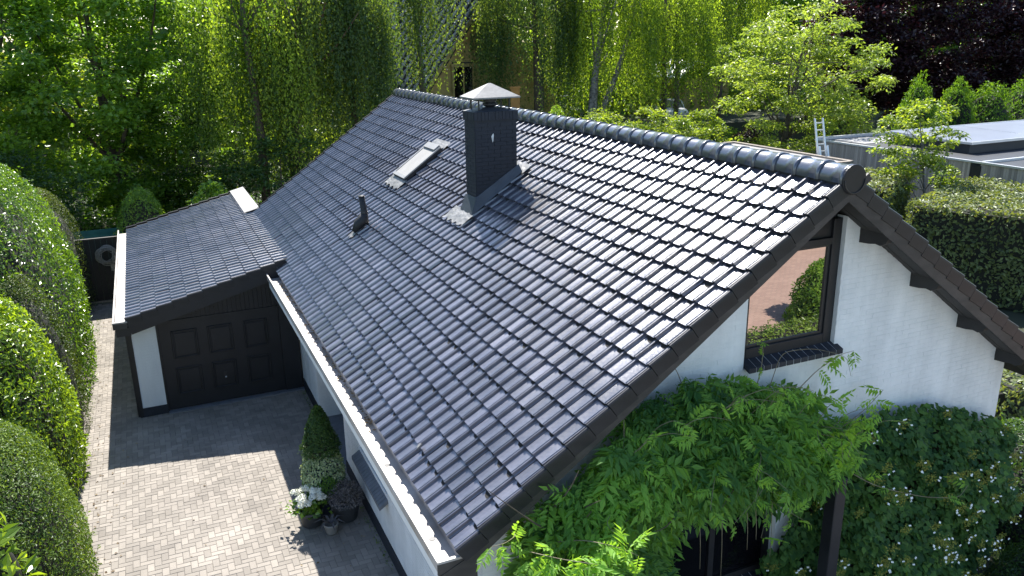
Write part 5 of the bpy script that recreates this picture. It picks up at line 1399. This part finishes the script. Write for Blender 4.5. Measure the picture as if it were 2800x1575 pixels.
# ------------------------------------------------------------------ potted plants beside the wall
tp_ = thing('potted_topiary', 'tall conical topiary over trailing variegated foliage in a blue grey pot', 'potted plant', (-0.2, 6.05, 0))
obj('pot', MB().lathe((-0.2, 6.05, 0), [(0.17, 0), (0.19, 0.02), (0.24, 0.75), (0.26, 0.76), (0.26, 0.82), (0.22, 0.82), (0.20, 0.7)], 22), 'pot_blue', tp_, True)
c = np.array((-0.2, 6.05, 1.12)); k = 5200
h_ = rng.random(k) ** .75; a_ = rng.random(k) * 6.28; r_ = (0.32 * (1 - h_) ** .75 + .03) * (1 - .15 * rng.random(k)) * (1 + .05 * np.sin(a_ * 5 + h_ * 9))
P = np.stack([c[0] + r_ * np.cos(a_), c[1] + r_ * np.sin(a_), c[2] + .82 * h_], 1)
Nn = unit(np.stack([np.cos(a_), np.sin(a_), np.full(k, .5)], 1) + rng.normal(0, .4, (k, 3)))
foliage('cone', P, Nn, rand_dir(k), .045, 'lf_cone', tp_, .4 + rng.normal(0, .2, k), .6)
obj('cone_core', MB().lathe((c[0], c[1], c[2]), [(0.27, 0), (0.24, .2), (.17, .45), (.06, .72), (.01, .78)], 14), 'twig', tp_, True)
k = 3600; h_ = rng.random(k); a_ = rng.random(k) * 6.28; r_ = (.27 + .09 * np.sin(math.pi * np.clip(h_ * 1.1, 0, 1))) * (1 - .12 * rng.random(k))
P = np.stack([-.2 + r_ * np.cos(a_), 6.05 + r_ * np.sin(a_), .36 + .86 * h_], 1)
Nn = unit(np.stack([np.cos(a_), np.sin(a_), np.full(k, .5)], 1) + rng.normal(0, .4, (k, 3)))
up_ = h_ > 0.40 + .16 * np.sin(a_ * 3)
foliage('trailing_foliage', P[up_], Nn[up_], unit(rng.normal(0, .7, (up_.sum(), 3)) + np.array([0, 0, -.4])), .045, 'lf_variegated', tp_, rng.random(up_.sum()), .7)
foliage('trailing_foliage', P[~up_], Nn[~up_], unit(rng.normal(0, .7, ((~up_).sum(), 3)) + np.array([0, 0, -.4])), .045, 'lf_hydrangea', tp_, .5 + .5 * rng.random((~up_).sum()), .7)

hp = thing('potted_hydrangea', 'white flowering hydrangea in a round dark pot at the edge of the sun', 'potted plant', (-0.52, 5.78, 0))
obj('pot', MB().lathe((-0.50, 5.75, 0), [(.13, 0), (.16, .02), (.20, .24), (.215, .25), (.215, .30), (.18, .30), (.17, .24)], 20), 'pot_grey', hp, True)
k = 300; P = np.array((-.52, 5.76, .38)) + rng.normal(0, 1, (k, 3)) * np.array([.14, .14, .07])
foliage('leaves', P, unit(rng.normal(0, .5, (k, 3)) + np.array([0, 0, .9])), unit(rng.normal(0, 1, (k, 3)) * np.array([1, 1, .3])), .10, 'lf_laurel', hp, rng.random(k), .65)
for i in range(19):
    a_ = rng.random() * 6.28; rr_ = .27 * math.sqrt(rng.random()); c = np.array((-.56 + rr_ * math.cos(a_), 5.76 + rr_ * math.sin(a_), .64 - rr_ * .35 + rng.normal(0, .03)))
    k = 150; dd = rand_dir(k); dd[:, 2] = np.abs(dd[:, 2]) - .25
    foliage('flower_head', c + dd * np.array([.062, .062, .05]), unit(dd + rng.normal(0, .3, (k, 3))), rand_dir(k), .026, 'petal', hp, np.full(k, .5), .9, .05)

ht = thing('potted_heather', 'grey brown heather like plant in the larger dark pot next to the wall', 'potted plant', (0.08, 5.70, 0))
obj('pot', MB().lathe((0.06, 5.68, 0), [(.15, 0), (.18, .02), (.24, .30), (.255, .31), (.255, .36), (.22, .36), (.21, .30)], 20), 'pot_grey', ht, True)
k = 2400; dd = rand_dir(k); dd[:, 2] = np.abs(dd[:, 2]); P = np.array((.06, 5.68, .34)) + dd * (rng.random((k, 1)) ** .4) * np.array([.30, .30, .34])
foliage('twigs', P, unit(dd + rng.normal(0, .5, (k, 3))), unit(dd + rng.normal(0, .35, (k, 3))), .06, 'lf_heather', ht, rng.random(k), .22)

al = thing('potted_succulent', 'small pot with a few long grey leaves in front of the larger pots', 'potted plant', (-0.26, 5.36, 0))
obj('pot', MB().lathe((-.26, 5.36, 0), [(.07, 0), (.09, .02), (.115, .15), (.12, .155), (.12, .18), (.10, .18), (.095, .15)], 18), 'pot_pale', al, True)
for i in range(7):
    a_ = i * .9 + .2; d_ = Vector((math.cos(a_), math.sin(a_), 0)); p0 = Vector((-.26, 5.36, .17))
    L = rng.uniform(.2, .32); mb = MB(); sd = Vector((-d_.y, d_.x, 0))
    ring = [(0, .02, 0), (.5, .024, .10), (1, .002, .06)]
    for f_, w_, z_ in ring: mb.v += [tuple(p0 + d_ * L * f_ + sd * w_ + Vector((0, 0, z_))), tuple(p0 + d_ * L * f_ + Vector((0, 0, z_ - .008))), tuple(p0 + d_ * L * f_ - sd * w_ + Vector((0, 0, z_)))]
    for r__ in range(2):
        for c_ in range(2): mb.f.append((r__ * 3 + c_, r__ * 3 + c_ + 1, r__ * 3 + c_ + 4, r__ * 3 + c_ + 3))
    obj('leaf', mb, 'lf_heather', al)

k = 260; lx = np.where(rng.random(k) < .6, -4.0 + np.abs(rng.normal(0, .35, k)), rng.uniform(-3.9, .3, k)); ly = rng.uniform(3.8, 19, k)
ok = ~((lx < -2.4) & (ly > 11) & (ly < 20.3) & (lx > -3.1)) & ~((ly > 10.9) & (lx > -3.1))
P = np.stack([lx, ly, np.full(k, .004)], 1)[ok]; k = len(P)
tag(foliage('leaf_litter', P, unit(rng.normal(0, .25, (k, 3)) + np.array([0, 0, 1])), rand_dir(k), rng.uniform(.03, .07, k), 'lf_litter', None, rng.random(k), .6), kind='stuff')
k = 900; P = np.stack([-4.12 + np.abs(rng.normal(0, .06, k)), rng.uniform(4, 19, k), np.full(k, -.004)], 1)
P2 = np.stack([rng.uniform(0.32, 0.40, 500), rng.uniform(4, 11.2, 500), np.full(500, -.004)], 1); P = np.concatenate([P, P2]); k = len(P)
tag(foliage('weeds', P, unit(rng.normal(0, .5, (k, 3)) + np.array([0, 0, .6])), unit(rng.normal(0, .5, (k, 3)) + np.array([0, 0, .9])), rng.uniform(.015, .05, k), 'lf_box', None, rng.random(k), .4), kind='stuff')
